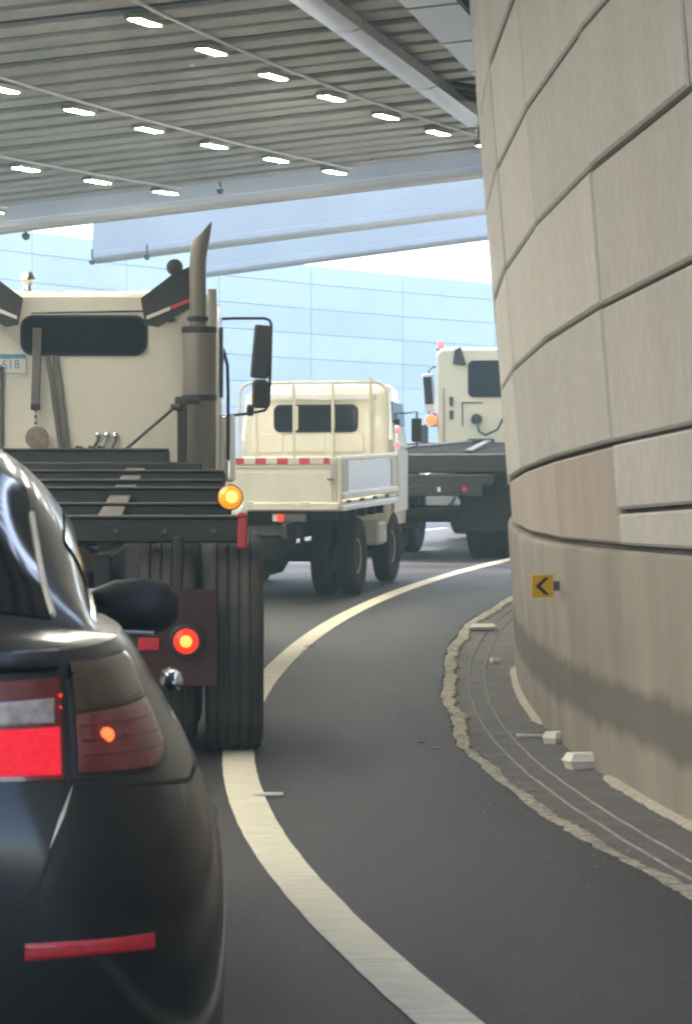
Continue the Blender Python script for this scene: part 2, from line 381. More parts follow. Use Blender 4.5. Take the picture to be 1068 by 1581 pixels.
# lane line further left, outer edge line
for off in (3.7, 7.4):
    k = 0
    for y0 in frange(-6, 86, 9):
        mb = MB(); strip(mb, [off + .06, off - .06], frange(y0, y0 + 3, 0.5), [0.005, 0.005])
        tag(mb.build('lane_dash', PAINT_LINE), kind='structure')

# gutter channel: dark concrete with long mortar ridges and a broken pale lip
mb = MB(); ys2 = frange(-20, 70, 0.4)
strip(mb, [-1.10, -1.3, -1.5, -1.75], ys2, [-0.035, -0.04, -0.034, -0.015])
gut = tag(mb.build('gutter', GUTTER), kind='structure')
for off, w in ((-1.36, .006), (-1.47, .006), (-1.575, .005)):
    mb = MB(); rings = []
    for y in frange(-12, 34, 0.25):
        d = rnd.uniform(-.004, .004)
        rings.append([rp(off + d + w, y, -0.036), rp(off + d, y, -0.029), rp(off + d - w, y, -0.036)])
    mb.loft(rings, closed=False); mb.build('ridge', RIDGE, gut)
mb = MB(); rings = []; w1 = w2 = 0
for y, e in zip(ys, ragged):
    if y < -15 or y > 60: continue
    w1 = w1 * .8 + rnd.uniform(-1, 1) * .006; w2 = w2 * .85 + rnd.uniform(-1, 1) * .007
    wid = max(0.03, 0.092 + rnd.uniform(-.006, .006) + w2 + 0.008 * math.sin(y * 2.3))
    h = -0.007 + rnd.uniform(-.003, .003)
    rings.append([rp(e + .004, y, -0.05), rp(e - .002, y, h - .004), rp(e - wid * .5, y, h - 0.004 + rnd.uniform(-.003, .002)), rp(e - wid * .85 + w1, y, h - .012), rp(e - wid + w1, y, -0.042)])
mb.loft(rings, closed=False); mb.build('broken_lip', LIP, gut, sharp=25)

mb = MB()
for k in range(900):
    y = rnd.uniform(7, 30); o_ = rnd.choice([rnd.gauss(-1.27, .05), rnd.gauss(-1.62, .05), rnd.uniform(-1.65, -1.2), rnd.gauss(-1.0, .12)])
    if o_ < -1.68 or o_ > -.6: continue
    base = -0.036 if o_ < -1.18 else 0.0
    r_ = rnd.uniform(.003, .009) * (1 if base < 0 else .6); p = rp(o_, y, base + r_ * .4)
    mb.add([p + Vector((sx * r_ * rnd.uniform(.6, 1.4), sy * r_ * rnd.uniform(.6, 1.6), sz * r_ * .7)) for sx, sy, sz in ((1, 0, 0), (-1, 0, 0), (0, 1, 0), (0, -1, 0), (0, 0, 1), (0, 0, -1))],
           [(0, 2, 4), (2, 1, 4), (1, 3, 4), (3, 0, 4), (2, 0, 5), (1, 2, 5), (3, 1, 5), (0, 3, 5)])
tag(mb.build('gutter_grit', RIDGE, sharp=20), kind='stuff')

# ------------------------------------------------------------------ right tunnel wall: leaning concrete panels on a barrier
WOFF, LEAN = -1.73, 0.080
def wp(y, z, out=0.0):
    """point on the wall face; z absolute height, out = towards the road"""
    return_r = RL + WOFF + LEAN * (z - zr(y)) + out
    th = math.asin((y - CY) / (RL + WOFF))
    return Vector((CX - return_r * math.cos(th), CY + return_r * math.sin(th), z))
wall = tag(empty('tunnel_wall', (0, 0, 0)), 'leaning beige concrete panel wall curving along the right of the road', 'wall')
COLS = [13.5 + 2.35 * i for i in range(-7, 14)]
def JH(k, y): return 1.52 + 0.6 * k - 0.012 * (y - 12)
def bar_top(y): return 1.045 + zr(y)
def panel(y0, y1, zb0, zb1, zt0, zt1, m, out=0.0, jv=0.005, jh=0.010):
    y0 += jv; y1 -= jv
    c = 0.012
    P = lambda y, z, o: wp(y, z, out + o)
    def lerp(a, b, t): return a + (b - a) * t
    A = [(y0, zb0 + jh), (y1, zb1 + jh), (y1, zt1 - jh), (y0, zt0 - jh)]
    ins = [(y0 + c, zb0 + jh + c), (y1 - c, zb1 + jh + c), (y1 - c, zt1 - jh - c), (y0 + c, zt0 - jh - c)]
    vs = [P(y, z, 0.0) for y, z in ins] + [P(y, z, -0.010) for y, z in A] + [P(y, z, -0.06) for y, z in A]
    fs = [(0, 1, 2, 3)] + [(4 + k, 4 + (k + 1) % 4, (k + 1) % 4, k) for k in range(4)] + [(8 + k, 8 + (k + 1) % 4, 4 + (k + 1) % 4, 4 + k) for k in range(4)] + [(11, 10, 9, 8)]
    mb = MB().add(vs, fs); return mb.build('panel', m, wall, sharp=20)
for i in range(len(COLS) - 1):
    y0, y1 = COLS[i], COLS[i + 1]
    for k in range(0, 7):
        panel(y0, y1, JH(k, y0), JH(k, y1), JH(k + 1, y0), JH(k + 1, y1), CONC if (i * 3 + k * 5) % 7 not in (0, 3) else CONC2, out=rnd.uniform(-.006, .006))
    b0, b1 = bar_top(y0), bar_top(y1)
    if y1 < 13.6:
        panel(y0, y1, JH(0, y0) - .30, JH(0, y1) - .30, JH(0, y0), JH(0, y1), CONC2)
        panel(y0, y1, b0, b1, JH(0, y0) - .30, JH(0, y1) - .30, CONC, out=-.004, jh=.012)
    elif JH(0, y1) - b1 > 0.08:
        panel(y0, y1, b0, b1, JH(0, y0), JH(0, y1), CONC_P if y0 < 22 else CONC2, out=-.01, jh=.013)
# backing wall behind the joints
mb = MB(); rings = []
for y in frange(COLS[0], COLS[-1], 1.175):
    rings.append([wp(y, zr(y) + 0.4, -0.045), wp(y, 6.2, -0.045), wp(y, 6.2, -0.5), wp(y, zr(y) + 0.4, -0.5)])
mb.loft(rings); mb.build('backing', BACK, wall)
# barrier at the foot
prof = [(-0.10, 0.0), (-0.06, 0.045), (0.10, 0.042), (0.20, 0.035), (0.55, 0.026), (0.995, 0.02), (1.018, 0.012), (1.03, -0.005), (1.03, -0.2)]
ysb = frange(COLS[0], COLS[-1], 0.55); vs = []; fs = []; uvs = []
for i, y in enumerate(ysb):
    for (h, o) in prof:
        vs.append(wp(y, zr(y) + h, o + rnd.uniform(-.002, .002))); uvs.append((y, h))
n = len(prof)
for i in range(len(ysb) - 1):
    for k in range(n - 1): fs.append((i * n + k, i * n + k + 1, (i + 1) * n + k + 1, (i + 1) * n + k))
me = bpy.data.meshes.new('barrier'); me.from_pydata(vs, [], fs)
uvl = me.uv_layers.new(name='UVMap')
for lp in me.loops: uvl.data[lp.index].uv = uvs[lp.vertex_index]
me.polygons.foreach_set('use_smooth', [True] * len(me.polygons)); me.set_sharp_from_angle(angle=R(35))
me.materials.append(BARRIER); o = bpy.data.objects.new('barrier', me); COL.objects.link(o); o.parent = wall
import bmesh
bm = bmesh.new(); bm.from_mesh(me); bmesh.ops.recalc_face_normals(bm, faces=bm.faces); bm.to_mesh(me); bm.free()
# pale dust ridge where the wall meets the gutter
for (ya, yb) in ((9.5, 14.2), (17.4, 22.3)):
    mb = MB(); rings = []
    for y in frange(ya, yb, 0.09):
        w = rnd.uniform(.006, .022); e = min(1, (y - ya) / .3 + .1, (yb - y) / .3 + .1)
        rings.append([rp(WOFF + .075 + w * e, y, -0.03), rp(WOFF + .07 + w * .5 * e, y, -0.03 + rnd.uniform(.006, .02) * e), rp(WOFF + .04, y, -0.02 + .02 * e)])
    mb.loft(rings, closed=False); tag(mb.build('dust_ridge', DUST, sharp=20), kind='stuff')

# small yellow chevron marker on the wall
def wall_frame(y, z):
    p = wp(y, z, 0.03); t = (wp(y + .2, z, 0.03) - wp(y - .2, z, 0.03)).normalized()
    u = (wp(y, z + .2, .03) - wp(y, z - .2, .03)).normalized(); nrm = t.cross(u).normalized()
    if nrm.x > 0: nrm = -nrm
    return p, t, u, nrm
p, t, u, nn = wall_frame(15.7, 0.83)
p = p + nn * .09
sg = tag(empty('chevron_sign', p), 'small yellow square marker with a black chevron on the wall barrier', 'sign')
def on_wall(poly, thick, lift):
    return [[t * a + u * b + nn * (lift + h) for a, b in poly] for h in (0, thick)]
t = (Vector((1, 0.35, 0))).normalized(); nn = t.cross(Vector((0, 0, 1))).normalized(); u = Vector((0, 0, 1))
W2 = 0.058; H2 = 0.058
a, b = on_wall([(-W2, -H2), (W2, -H2), (W2, H2), (-W2, H2)], 0.006, 0.0); MB().loft([a, b]).build('plate', YELLOW, sg)
ch = [(-.040, 0), (.012, .044), (.034, .044), (-.012, 0), (.034, -.044), (.012, -.044)]
a, b = on_wall(ch, 0.003, 0.0065); MB().loft([a, b]).build('chevron', SIGNBLACK, sg)
MB().box((.07, .025, 0), (.04, .01, .05), .003).build('bracket', FRAMEDUST, sg)

# ------------------------------------------------------------------ outer retaining wall beyond the exit, left side
OW = 18.0
def ow(y_line, z, out=0.0):
    th = math.asin(max(-.99, min(.99, (y_line - CY) / RL))); r = RL + OW - out
    return Vector((CX - r * math.cos(th), CY + r * math.sin(th), z))
owall = tag(empty('retaining_wall', (0, 0, 0)), 'tall pale panelled retaining wall curving across the daylight background', 'wall')
mb = MB(); rings = []
for y in frange(-22, 88, 1.5):
    zb = zr(ow(y, 0).y) - .3
    top = 7.1 if y > 34 else 5.2
    rings.append([ow(y, zb), ow(y, top), ow(y, top, -.6), ow(y, zb, -.6)])
mb.loft(rings); mb.build('backing', FARBACK, owall)
ocols = frange(46, 86, 2.5)
for i in range(len(ocols) - 1):
    y0, y1 = ocols[i], ocols[i + 1]
    for k in range(9):
        z0 = 1.75 + .6 * k; z1 = z0 + .6; g0 = 0.0065 * (y0 - 46); g1 = 0.0065 * (y1 - 46)
        if k == 8: z1 = z0 + .45
        j = .008
        vs = [ow(y0 + j, z0 + g0 + j, .05), ow(y1 - j, z0 + g1 + j, .05), ow(y1 - j, z1 + g1 - j, .05), ow(y0 + j, z1 + g0 - j, .05)]
        vs += [ow(y0 + j, z0 + g0 + j, -.02), ow(y1 - j, z0 + g1 + j, -.02), ow(y1 - j, z1 + g1 - j, -.02), ow(y0 + j, z1 + g0 - j, -.02)]
        MB().add(vs, [(0, 1, 2, 3), (4, 5, 1, 0), (5, 6, 2, 1), (6, 7, 3, 2), (7, 4, 0, 3)]).build('panel', FARCONC, owall)
# kerb barrier along its foot
mb = MB(); rings = []
for y in frange(-22, 88, 1.5):
    zb = zr(ow(y, 0).y)
    rings.append([ow(y, zb - .2, .55), ow(y, zb + .25, .5), ow(y, zb + .95, .32), ow(y, zb + 1.0, .1), ow(y, zb - .2, .04)])
mb.loft(rings); mb.build('barrier', CONC2, owall)

# ------------------------------------------------------------------ tunnel roof: cross ribs under a dark deck
TILT = 0.110; YEXIT = 38.3; YENTRY = -14.0
def zc(x): return 5.44 + TILT * x
roof = tag(empty('tunnel_roof', (0, 0, 0)), 'ribbed grey tunnel roof of parallel crosswise beams over the road', 'roof')
SLOT_Y, SLOT_X = 23.5, 0.45
def deck_piece(xa, xb, ya, yb):
    vs = [(x, y, zc(x) + dz) for dz in (.75, 1.2) for x, y in ((xa, ya), (xb, ya), (xb, yb), (xa, yb))]
    MB().add(vs, [(3, 2, 1, 0), (4, 5, 6, 7), (0, 1, 5, 4), (1, 2, 6, 5), (2, 3, 7, 6), (3, 0, 4, 7)]).build('deck', DECK, roof)
deck_piece(-18.5, 5.2, SLOT_Y, YEXIT); deck_piece(-18.5, SLOT_X, YENTRY, SLOT_Y)
def rib_mesh(x0, x1):
    sec = [(-.20, .05), (-.205, .012), (-.19, 0), (.19, 0), (.205, .012), (.20, .05), (.19, .05), (.19, .016), (-.19, .016), (-.19, .05)]
    me = MB().loft([[(x0, yy - (x0 + 7) * .03, zc(x0) + zz) for yy, zz in sec], [(x1, yy - (x1 + 7) * .03, zc(x1) + zz) for yy, zz in sec]]).mesh('rib')
    me.materials.append(RIB); return me
rib_long, rib_short = rib_mesh(-18.4, 5.1), rib_mesh(-18.4, SLOT_X - .02)
yy = YEXIT - .30
while yy > YENTRY + .6:
    o = bpy.data.objects.new('rib', rib_long if yy > SLOT_Y + .2 else rib_short); COL.objects.link(o); o.parent = roof; o.location = (0, yy, rnd.uniform(-.012, .012)); yy -= 0.70

for xr in (-15, -12, -9, -6, -3, 0):
    MB().add([(x, y, zc(xr) + dz) for dz in (.05, .17) for x, y in ((xr - .04, YENTRY + .2), (xr + .04, YENTRY + .2), (xr + .04, YEXIT - .1), (xr - .04, YEXIT - .1))],
             [(3, 2, 1, 0), (4, 5, 6, 7), (0, 1, 5, 4), (1, 2, 6, 5), (2, 3, 7, 6), (3, 0, 4, 7)]).build('carrier_rail', DECK, roof)
# lamps in curved rows, joined by a conduit
def row_x(k, y): return -4.13 - 2.15 * k + 0.0051 * (y - 3) ** 2
ords = ['first', 'second', 'third', 'fourth', 'fifth', 'sixth', 'seventh', 'eighth', 'ninth', 'tenth', 'eleventh', 'twelfth', 'thirteenth', 'fourteenth', 'fifteenth', 'sixteenth', 'seventeenth', 'eighteenth', 'nineteenth', 'twentieth', 'twenty-first', 'twenty-second']
rowname = ['the lamp row nearest the panel wall', 'the second lamp row from the panel wall', 'the third lamp row from the panel wall', 'the fourth lamp row from the panel wall']
hm = MB().box((0, 0, .025), (.15, .46, .05), .010).mesh('housing'); hm.materials.append(LAMPBODY)
dm = MB().box((0, 0, 0), (.10, .40, .004)).mesh('diffuser'); dm.materials.append(LAMP_E)
LAMPS = [(36.8, 0), (37.7, 1), (38.0, 2), (37.4, 3)]
for k, (ystart) in enumerate((36.8, 37.7, 37.9, 37.9)):
    cnt = 0; y = ystart
    while y > 1.5:
        x = row_x(k, y)
        lm = tag(empty('ceiling_lamp', (x, y, zc(x) - .07), (0, 0, -math.atan(0.0102 * (y - 3)) - R(10))),
                 '%s lit strip lamp from the exit in %s' % (ords[cnt], rowname[k]), 'lamp', 'lit ceiling lamps')
        for nme, me_ in (('housing', hm), ('diffuser', dm)):
            o = bpy.data.objects.new(nme, me_); COL.objects.link(o); o.parent = lm
        cnt += 1; y -= 1.95
    mb = MB(); mb.tube([(row_x(k, yy) + .16, yy, zc(row_x(k, yy) + .16) - .03) for yy in frange(1.0, ystart + .1, 1.2)], .015, 8)
    tag(mb.build('lamp_conduit', GALV), 'thin grey conduit running along ' + rowname[k], 'conduit')

# cable trunking hung under the roof
def trunk_pt(y, dx=0.0):
    x = -.24 + (y - 24.6) * 0.187 + dx; return x
tr = tag(empty('cable_trunking', (0, 0, 0)), 'silver boxed cable trunking running diagonally under the roof to the wall', 'duct')
for (ya, yb) in ((18.4, 21.9), (21.97, 25.9), (25.97, 30.0), (30.07, 33.6)):
    a0 = Vector((trunk_pt(ya), ya, zc(trunk_pt(ya)) - .20)); b0 = Vector((trunk_pt(yb), yb, zc(trunk_pt(yb)) - .20))
    sec = [(-.11, 0), (-.11, .10), (-.03, .13), (.11, .13), (.11, .03), (.03, 0)]
    MB().loft([[a0 + Vector((sx, 0, sz)) for sx, sz in sec], [b0 + Vector((sx, 0, sz)) for sx, sz in sec]]).build('segment', TRUNK, tr)
    for q in (.15, .85):
        c = a0.lerp(b0, q); MB().tube([c + Vector((0, 0, .1)), c + Vector((0, 0, .5))], .012, 6).build('hanger', DARKMET, tr)
MB().box((trunk_pt(33.9), 33.85, zc(1.5) - .23), (.13, .2, .14), .02).build('end_box', DARKMET, tr)
tr2 = tag(empty('pale_tray', (0, 0, 0)), 'wide pale flat cable tray beside the wall under the roof', 'tray')
for (ya, yb) in ((19.6, 22.3), (22.4, 24.9), (25.0, 27.0), (27.1, 29.0), (29.1, 31.0)):
    vs = []
    for z in (-.22, -.17):
        for y, s in ((ya, 0), (ya, 1), (yb, 1), (yb, 0)):
            x = .50 + (y - 25.0) * .165 + s * .42; vs.append((x, y, zc(x) + z))
    MB().add(vs, [(3, 2, 1, 0), (4, 5, 6, 7), (0, 1, 5, 4), (1, 2, 6, 5), (2, 3, 7, 6), (3, 0, 4, 7)]).build('segment', PALEP, tr2)
# dark bracket cluster where the trunking meets the wall
bk = tag(empty('pipe_bracket', (1.62, 31.5, zc(1.6) - .1)), 'dark pipe bracket cluster in the roof corner by the wall', 'bracket')
MB().box((0, 0, -.05), (.16, .9, .3), .02).build('plate', DARKMET, bk)
for q in (-.4, 0, .4): MB().tube([(-.55, q, .0), (0, q, -.08)], .035, 8).build('arm', DARKMET, bk)
# little camera hung at the roof edge
def dome_cam(x, y, z, s, label):
    c = tag(empty('dome_camera', (x, y, z)), label, 'camera', 'small hanging cameras')
    MB().tube([(0, 0, .05 * s), (0, 0, .42 * s)], .03 * s, 8).build('stem', DARKMET, c)
    MB().lathe([(-.1 * s, 0.001), (-.085 * s, .06 * s), (-.03 * s, .1 * s), (.05 * s, .11 * s), (.09 * s, .05 * s)], (0, 0, 0), 'z', 16).build('dome', DARKMET, c)
dome_cam((340 - 534) * 38.2 / 4760, 38.15, 1.2 + (790 - 294) * 38.2 / 4760, .42, 'small dark camera hanging from the roof edge between lamp rows')

# ------------------------------------------------------------------ white cross beams of the open cut beyond the exit
def beam(name, label, yf, xa, xb, za, zb, depth, h, m=None):
    """za / zb: soffit height at xa / xb"""
    e = tag(empty(name, (0, 0, 0)), label, 'beam', 'white cross beams beyond the exit')
    def sec(x, z):
        return [Vector((x, yf + dy, z + dz)) for dy, dz in ((0, .04), (.04, 0), (depth, 0), (depth, h), (.012, h), (.012, .12), (0, .11))]
    MB().loft([sec(xa, za), sec(xb, zb)]).build('girder', m or WHITEC, e)
    return e
beam('cross_beam', 'nearest white cross beam right behind the ribbed roof edge', 39.2, -19, 6.5, 5.50 - .117 * 20.8, 5.50 + .117 * 4.7, .45, 1.5)
beam('cross_beam', 'middle white cross beam whose end hangs above the big truck', 45.5, -3.74, 7.5, 4.92, 4.92 + .126 * 11.24, .7, 1.5, GREYC)
beam('cross_beam', 'farthest white cross beam, lowest against the pale wall', 52.5, -2.4, 10.5, 5.25, 5.25 + .132 * 12.9, .7, 1.5, GREYC)
dome_cam(-3.72, 45.2, 4.87, .45, 'small camera under the end of the middle white cross beam')
dome_cam((227 - 534) * 45.4 / 4760, 45.4, 1.2 + 394 * 45.4 / 4760, .45, 'small camera under the middle white cross beam near the exhaust tip')
dome_cam((40 - 534) * 39.6 / 4760, 39.6, 1.2 + 426 * 39.6 / 4760, .5, 'small camera under the nearest white cross beam above the cab roof lamp')

# ------------------------------------------------------------------ wheels
def tyre_prof(w, r, grooves=4, side=0.42):
    p = [(-w * .30, r * side), (-w * .42, r * .56), (-w * .5, r * .74), (-w * .49, r * .88), (-w * .44, r * .965), (-w * .40, r * .985)]
    gx = [(-.28 + .56 * i / (grooves - 1)) * w for i in range(grooves)]
    for g in gx:
        p += [(g - .022 * w * 1.4, r), (g - .018 * w, r * .978), (g + .018 * w, r * .978), (g + .022 * w * 1.4, r)]
    p += [(-x, q) for x, q in p[:6][::-1]]
    return p
def wheel(parent, x, y, r, w, rub, rimdish=1, n=44):
    """tyre with rim child; wheel sits on local z=0"""
    t_ = MB().lathe(tyre_prof(w, r), (0, 0, 0), 'x', n).build('tyre', rub, parent, sharp=28)
    t_.location = (x, y, r)
    s = rimdish
    rim = MB().lathe([(s * -w * .3, .001), (s * -w * .3, r * .44), (s * w * .32, r * .46), (s * w * .36, r * .43), (s * w * .22, r * .40), (s * w * .05, r * .30), (s * w * .10, r * .16), (s * w * .26, r * .13), (s * w * .28, .001)], (0, 0, 0), 'x', 28)
    rim.build('rim', RIMMET, t_)
    return t_

# ------------------------------------------------------------------ big tractor truck
def place(name, label, cat, x, y, yaw, axle_dist):
    z0 = zr(y); h = Vector((-math.sin(yaw), math.cos(yaw)))
    z1 = zr(y + h.y * axle_dist); pitch = math.atan2(z1 - z0, axle_dist)
    return tag(empty(name, (x, y, z0), (pitch, 0, yaw)), label, cat)
def plate_text(txt, size, m, parent, loc, name='lettering', rot=(R(90), 0, 0)):
    cu = bpy.data.curves.new(name, 'FONT'); cu.body = txt; cu.size = size; cu.extrude = 0.001; cu.align_x = 'CENTER'; cu.align_y = 'CENTER'
    tmp = bpy.data.objects.new(name, cu); COL.objects.link(tmp)
    dg = bpy.context.evaluated_depsgraph_get(); me = bpy.data.meshes.new_from_object(tmp.evaluated_get(dg))
    bpy.data.objects.remove(tmp); me.materials.clear(); me.materials.append(m)
    o = bpy.data.objects.new(name, me); COL.objects.link(o); o.parent = parent; o.location = loc; o.rotation_euler = rot
    return o
def cab_shell(root, yb, w, zb, zt, m, depth=1.7):
    """conventional cab with hood, doors and windscreen; back wall at yb"""
    st = [(yb, w - .05, zt - .05, .10), (yb + .05, w - .012, zt - .012, .13), (yb + .12, w, zt, .14), (yb + depth * .72, w + .02, zt + .02, .15), (yb + depth * .86, w + .01, zt - .06, .16), (yb + depth, w - .04, zt - .55, .16), (yb + depth + .1, w - .1, zt - .8, .16)]
    rings = [rrect(ww, zb, z1, rr, 5, yy) for yy, ww, z1, rr in st]
    cab = MB().loft(rings).build('cab', m, root, sharp=40)
    hood = [(yb + depth - .1, .78, zt - .85, .16), (yb + depth + 1.0, .72, zt - .95, .18), (yb + depth + 1.75, .62, zt - 1.05, .2), (yb + depth + 1.95, .55, zt - 1.2, .2)]
    MB().loft([rrect(a, .62, b, c, 5, y) for y, a, b, c in hood]).build('hood', m, root, sharp=40)
    MB().box((0, yb + depth + 1.97, 1.05), (.8, .05, .7), .02).build('grille', CHROME, root)
    MB().box((0, yb + depth + 2.05, .55), (2.2, .2, .3), .05).build('front_bumper', CHROME, root)
    for s in (-1, 1):
        f = MB(); rr = []
        for k in range(13):
            a = R(180 * k / 12); cy, cz = math.cos(a) * .62, .5 + math.sin(a) * .62
            rr.append([Vector((s * .62, yb + depth + 1.05 + cy, cz)), Vector((s * 1.08, yb + depth + 1.05 + cy * 1.02, cz)), Vector((s * 1.12, yb + depth + 1.05 + cy * .96, cz - .05)), Vector((s * .62, yb + depth + 1.05 + cy * .94, cz - .05))])
        f.loft(rr).build('fender', m, root)
        MB().box((s * (w + .022), yb + .95, zt - .48), (.02, .8, .5), .009).build('side_window', GLASS, root)
        MB().box((s * (w + .015), yb + .95, (zb + zt - .8) / 2), (.03, 1.0, zt - .8 - zb - .1), .012).build('door', m, root)
        MB().box((s * (w - .05), yb + 1.0, zb - .3), (.35, .9, .06), .01).build('step', FRAME, root)
        MB().lathe([(-.5, .001), (-.5, .26), (-.46, .29), (.46, .29), (.5, .26), (.5, .001)], (s * .82, yb + .2, .72), 'y', 24).build('fuel_tank', CHROME, root)
        MB().lathe([(-.02, .001), (-.02, .09), (.03, .09), (.05, .001)], (s * .62, yb + depth + 1.98, .95), 'y', 16).build('headlight', REV, root)
    # windscreen follows the slope of the shell front
    ws = MB(); n_ = Vector((0, .96, .29))
    q = [Vector((-(w - .16), yb + depth * .875, zt - .14)), Vector((w - .16, yb + depth * .875, zt - .14)), Vector((w - .2, yb + depth * .985, zt - .53)), Vector((-(w - .2), yb + depth * .985, zt - .53))]
    ws.prism([p + n_ * .012 for p in q], n_ * .015).build('windscreen', GLASS, root)
    return cab

T = place('tractor_truck', 'cream truck cab with tall exhaust stack and bare black frame, nearest truck', 'truck', -1.63, 15.5, R(1.75), 8.6)
for s in (-1, 1):
    for y in (0, 1.35):
        wheel(T, s * 1.07, y, .535, .29, RUBBER, s); wheel(T, s * .74, y, .535, .29, RUBBER, -s)
    wheel(T, s * .98, 8.55, .52, .28, RUBBER, s)
for y in (0, 1.35):
    a = MB().tube([(-.62, y, .53), (.62, y, .53)], .085, 14); a.lathe([(-.22, .05), (-.14, .2), (0, .24), (.14, .2), (.22, .05)], (0, y, .53), 'x', 20)
    a.build('axle', FRAME, T)
MB().tube([(-.95, 8.55, .5), (.95, 8.55, .5)], .06, 10).build('axle', FRAME, T)
for s in (-1, 1):
    MB().box((s * .42, 4.4, .86), (.09, 9.3, .26), .012).build('chassis_rail', FRAME, T)
    # raised hoist rails, sloping up toward the cab
    sl = math.atan2(.27, 4.2); rot = Matrix.Rotation(sl, 3, 'X')
    MB().box((s * .44, 1.95, 1.245), (.11, 4.5, .10), .012, rot).build('hoist_rail', FRAME, T)
    MB().box((s * .445, 1.92, 1.305), (.118, 4.42, .012), .004, rot).build('rail_top', FRAMEDUST, T)
    MB().box((s * .55, .7, .75), (.1, 1.9, .10), .02).build('suspension_beam', FRAME, T)
for k in range(9):
    MB().lathe([(-.372, .012), (-.36, .014), (-.35, .010)], (-.95 + k * .24, 0, 1.11), 'y', 8).build('bolt', FRAMEDUST, T)
MB().tube([(.30, -.2, 1.06), (.32, .8, .98), (.30, 2.2, 1.02), (.33, 4.2, 1.05)], .016, 7).build('brake_line', FRAME, T)
MB().tube([(-.26, -.2, 1.05), (-.25, 1.0, .97), (-.3, 2.6, 1.03), (-.3, 4.2, 1.05)], .02, 7).build('brake_line', STRAP, T)
def crossmember(y, hw, zt_, h, d=.12):
    c = MB().box((0, y, zt_ - h / 2), (2 * hw, d, h), .012).build('crossmember', FRAME, T)
    MB().box((0, y, zt_ + .006), (2 * hw - .01, d + .03, .010), .003).build('flange', FRAMEDUST, c)
crossmember(-.28, 1.13, 1.175, .125, .14); crossmember(.55, 1.05, 1.225, .06); crossmember(1.3, 1.06, 1.30, .10); crossmember(2.05, 1.0, 1.335, .055); crossmember(2.8, 1.0, 1.385, .10); crossmember(4.05, .635, 1.515, .14, .3)
MB().box((0, 3.4, 1.40), (1.7, .1, .08), .01).build('crossmember', FRAME, T)
MB().box((0, 2.0, 1.16), (.78, 3.6, .05), .01, Matrix.Rotation(sl, 3, 'X')).build('hoist_floor', FRAME, T)
for s in (-1, 1):
    # hanging lamp plate and lamp behind the wheels
    fl = MB().box((s * .80, -.62, .60), (.38, .012, .47), .004).build('mud_flap', GLOWRED, T)
    MB().box((s * .80, -.60, .95), (.05, .04, .28), .01).build('flap_bracket', FRAME, T)
    lm = MB().lathe([(.012, .085), (-.012, .085), (-.02, .075)], (s * .84, -.64, .585), 'y', 24).build('brake_lamp', BLACKPLAST, T)
    MB().lathe([(0, .062), (-.02, .058), (-.032, .038), (-.036, .001)], (s * .84, -.655, .585), 'y', 24).build('lens', RED_L, lm)
    MB().lathe([(0, .03), (-.008, .026), (-.012, .001)], (s * .84, -.69, .585), 'y', 14).build('bulb', RED_H, lm)
    MB().box((s * .66, -.635, .57), (.10, .012, .06), .004).build('reflector', REFLECT, T)
    # turn signal at the end of the rear bar
    ts = MB().lathe([(.05, .045), (.04, .058), (-.02, .064), (-.03, .059)], (s * 1.05, -.3, 1.275), 'y', 24).build('turn_signal', BLACKPLAST, T)
    MB().lathe([(0, .058), (-.03, .054), (-.055, .034), (-.06, .001)], (s * 1.05, -.33, 1.275), 'y', 24).build('lens', AMBER_L, ts)
    MB().lathe([(0, .03), (-.01, .02), (-.014, .001)], (s * 1.06, -.388, 1.278), 'y', 14).build('bulb', AMBER_H, ts)
    MB().box((s * 1.11, -.3, 1.11), (.05, .12, .18), .012).build('side_reflector', REDTAPE, T)
YB = 5.8
cab_shell(T, YB, .92, .98, 2.62, CREAM)
def rear_window(root, yb, hw, z0, z1, r_=.06, tilt=.06):
    wf = rrect_plate(MB(), -hw - .018, hw + .018, z0 - .018, z1 + .018, r_ + .015, yb + .01, .022).build('rear_window', BLACKPLAST, root)
    pn = rrect_plate(MB(), -hw, hw, z0, z1, r_, yb - .012 - tilt * (z1 - z0) / 2, .006)
    pn.v = [(x, y + tilt * (z - (z0 + z1) / 2), z) for x, y, z in pn.v]
    pn.build('pane', GLASS, wf); return wf
rear_window(T, YB, .42, 2.185, 2.43, .075)
rivet = MB().lathe([(0, .009), (-.004, .007), (-.006, .001)], (0, 0, 0), 'y', 8).mesh('rivet'); rivet.materials.append(CREAM)
for x in [-.8 + .1 * k for k in range(17)]:
    o = bpy.data.objects.new('rivet', rivet); COL.objects.link(o); o.parent = T; o.location = (x, YB - .001, 1.455)
for z in [1.52 + .1 * k for k in range(6)]:
    for x in (.585, -.625):
        o = bpy.data.objects.new('rivet', rivet); COL.objects.link(o); o.parent = T; o.location = (x, YB - .001, z)
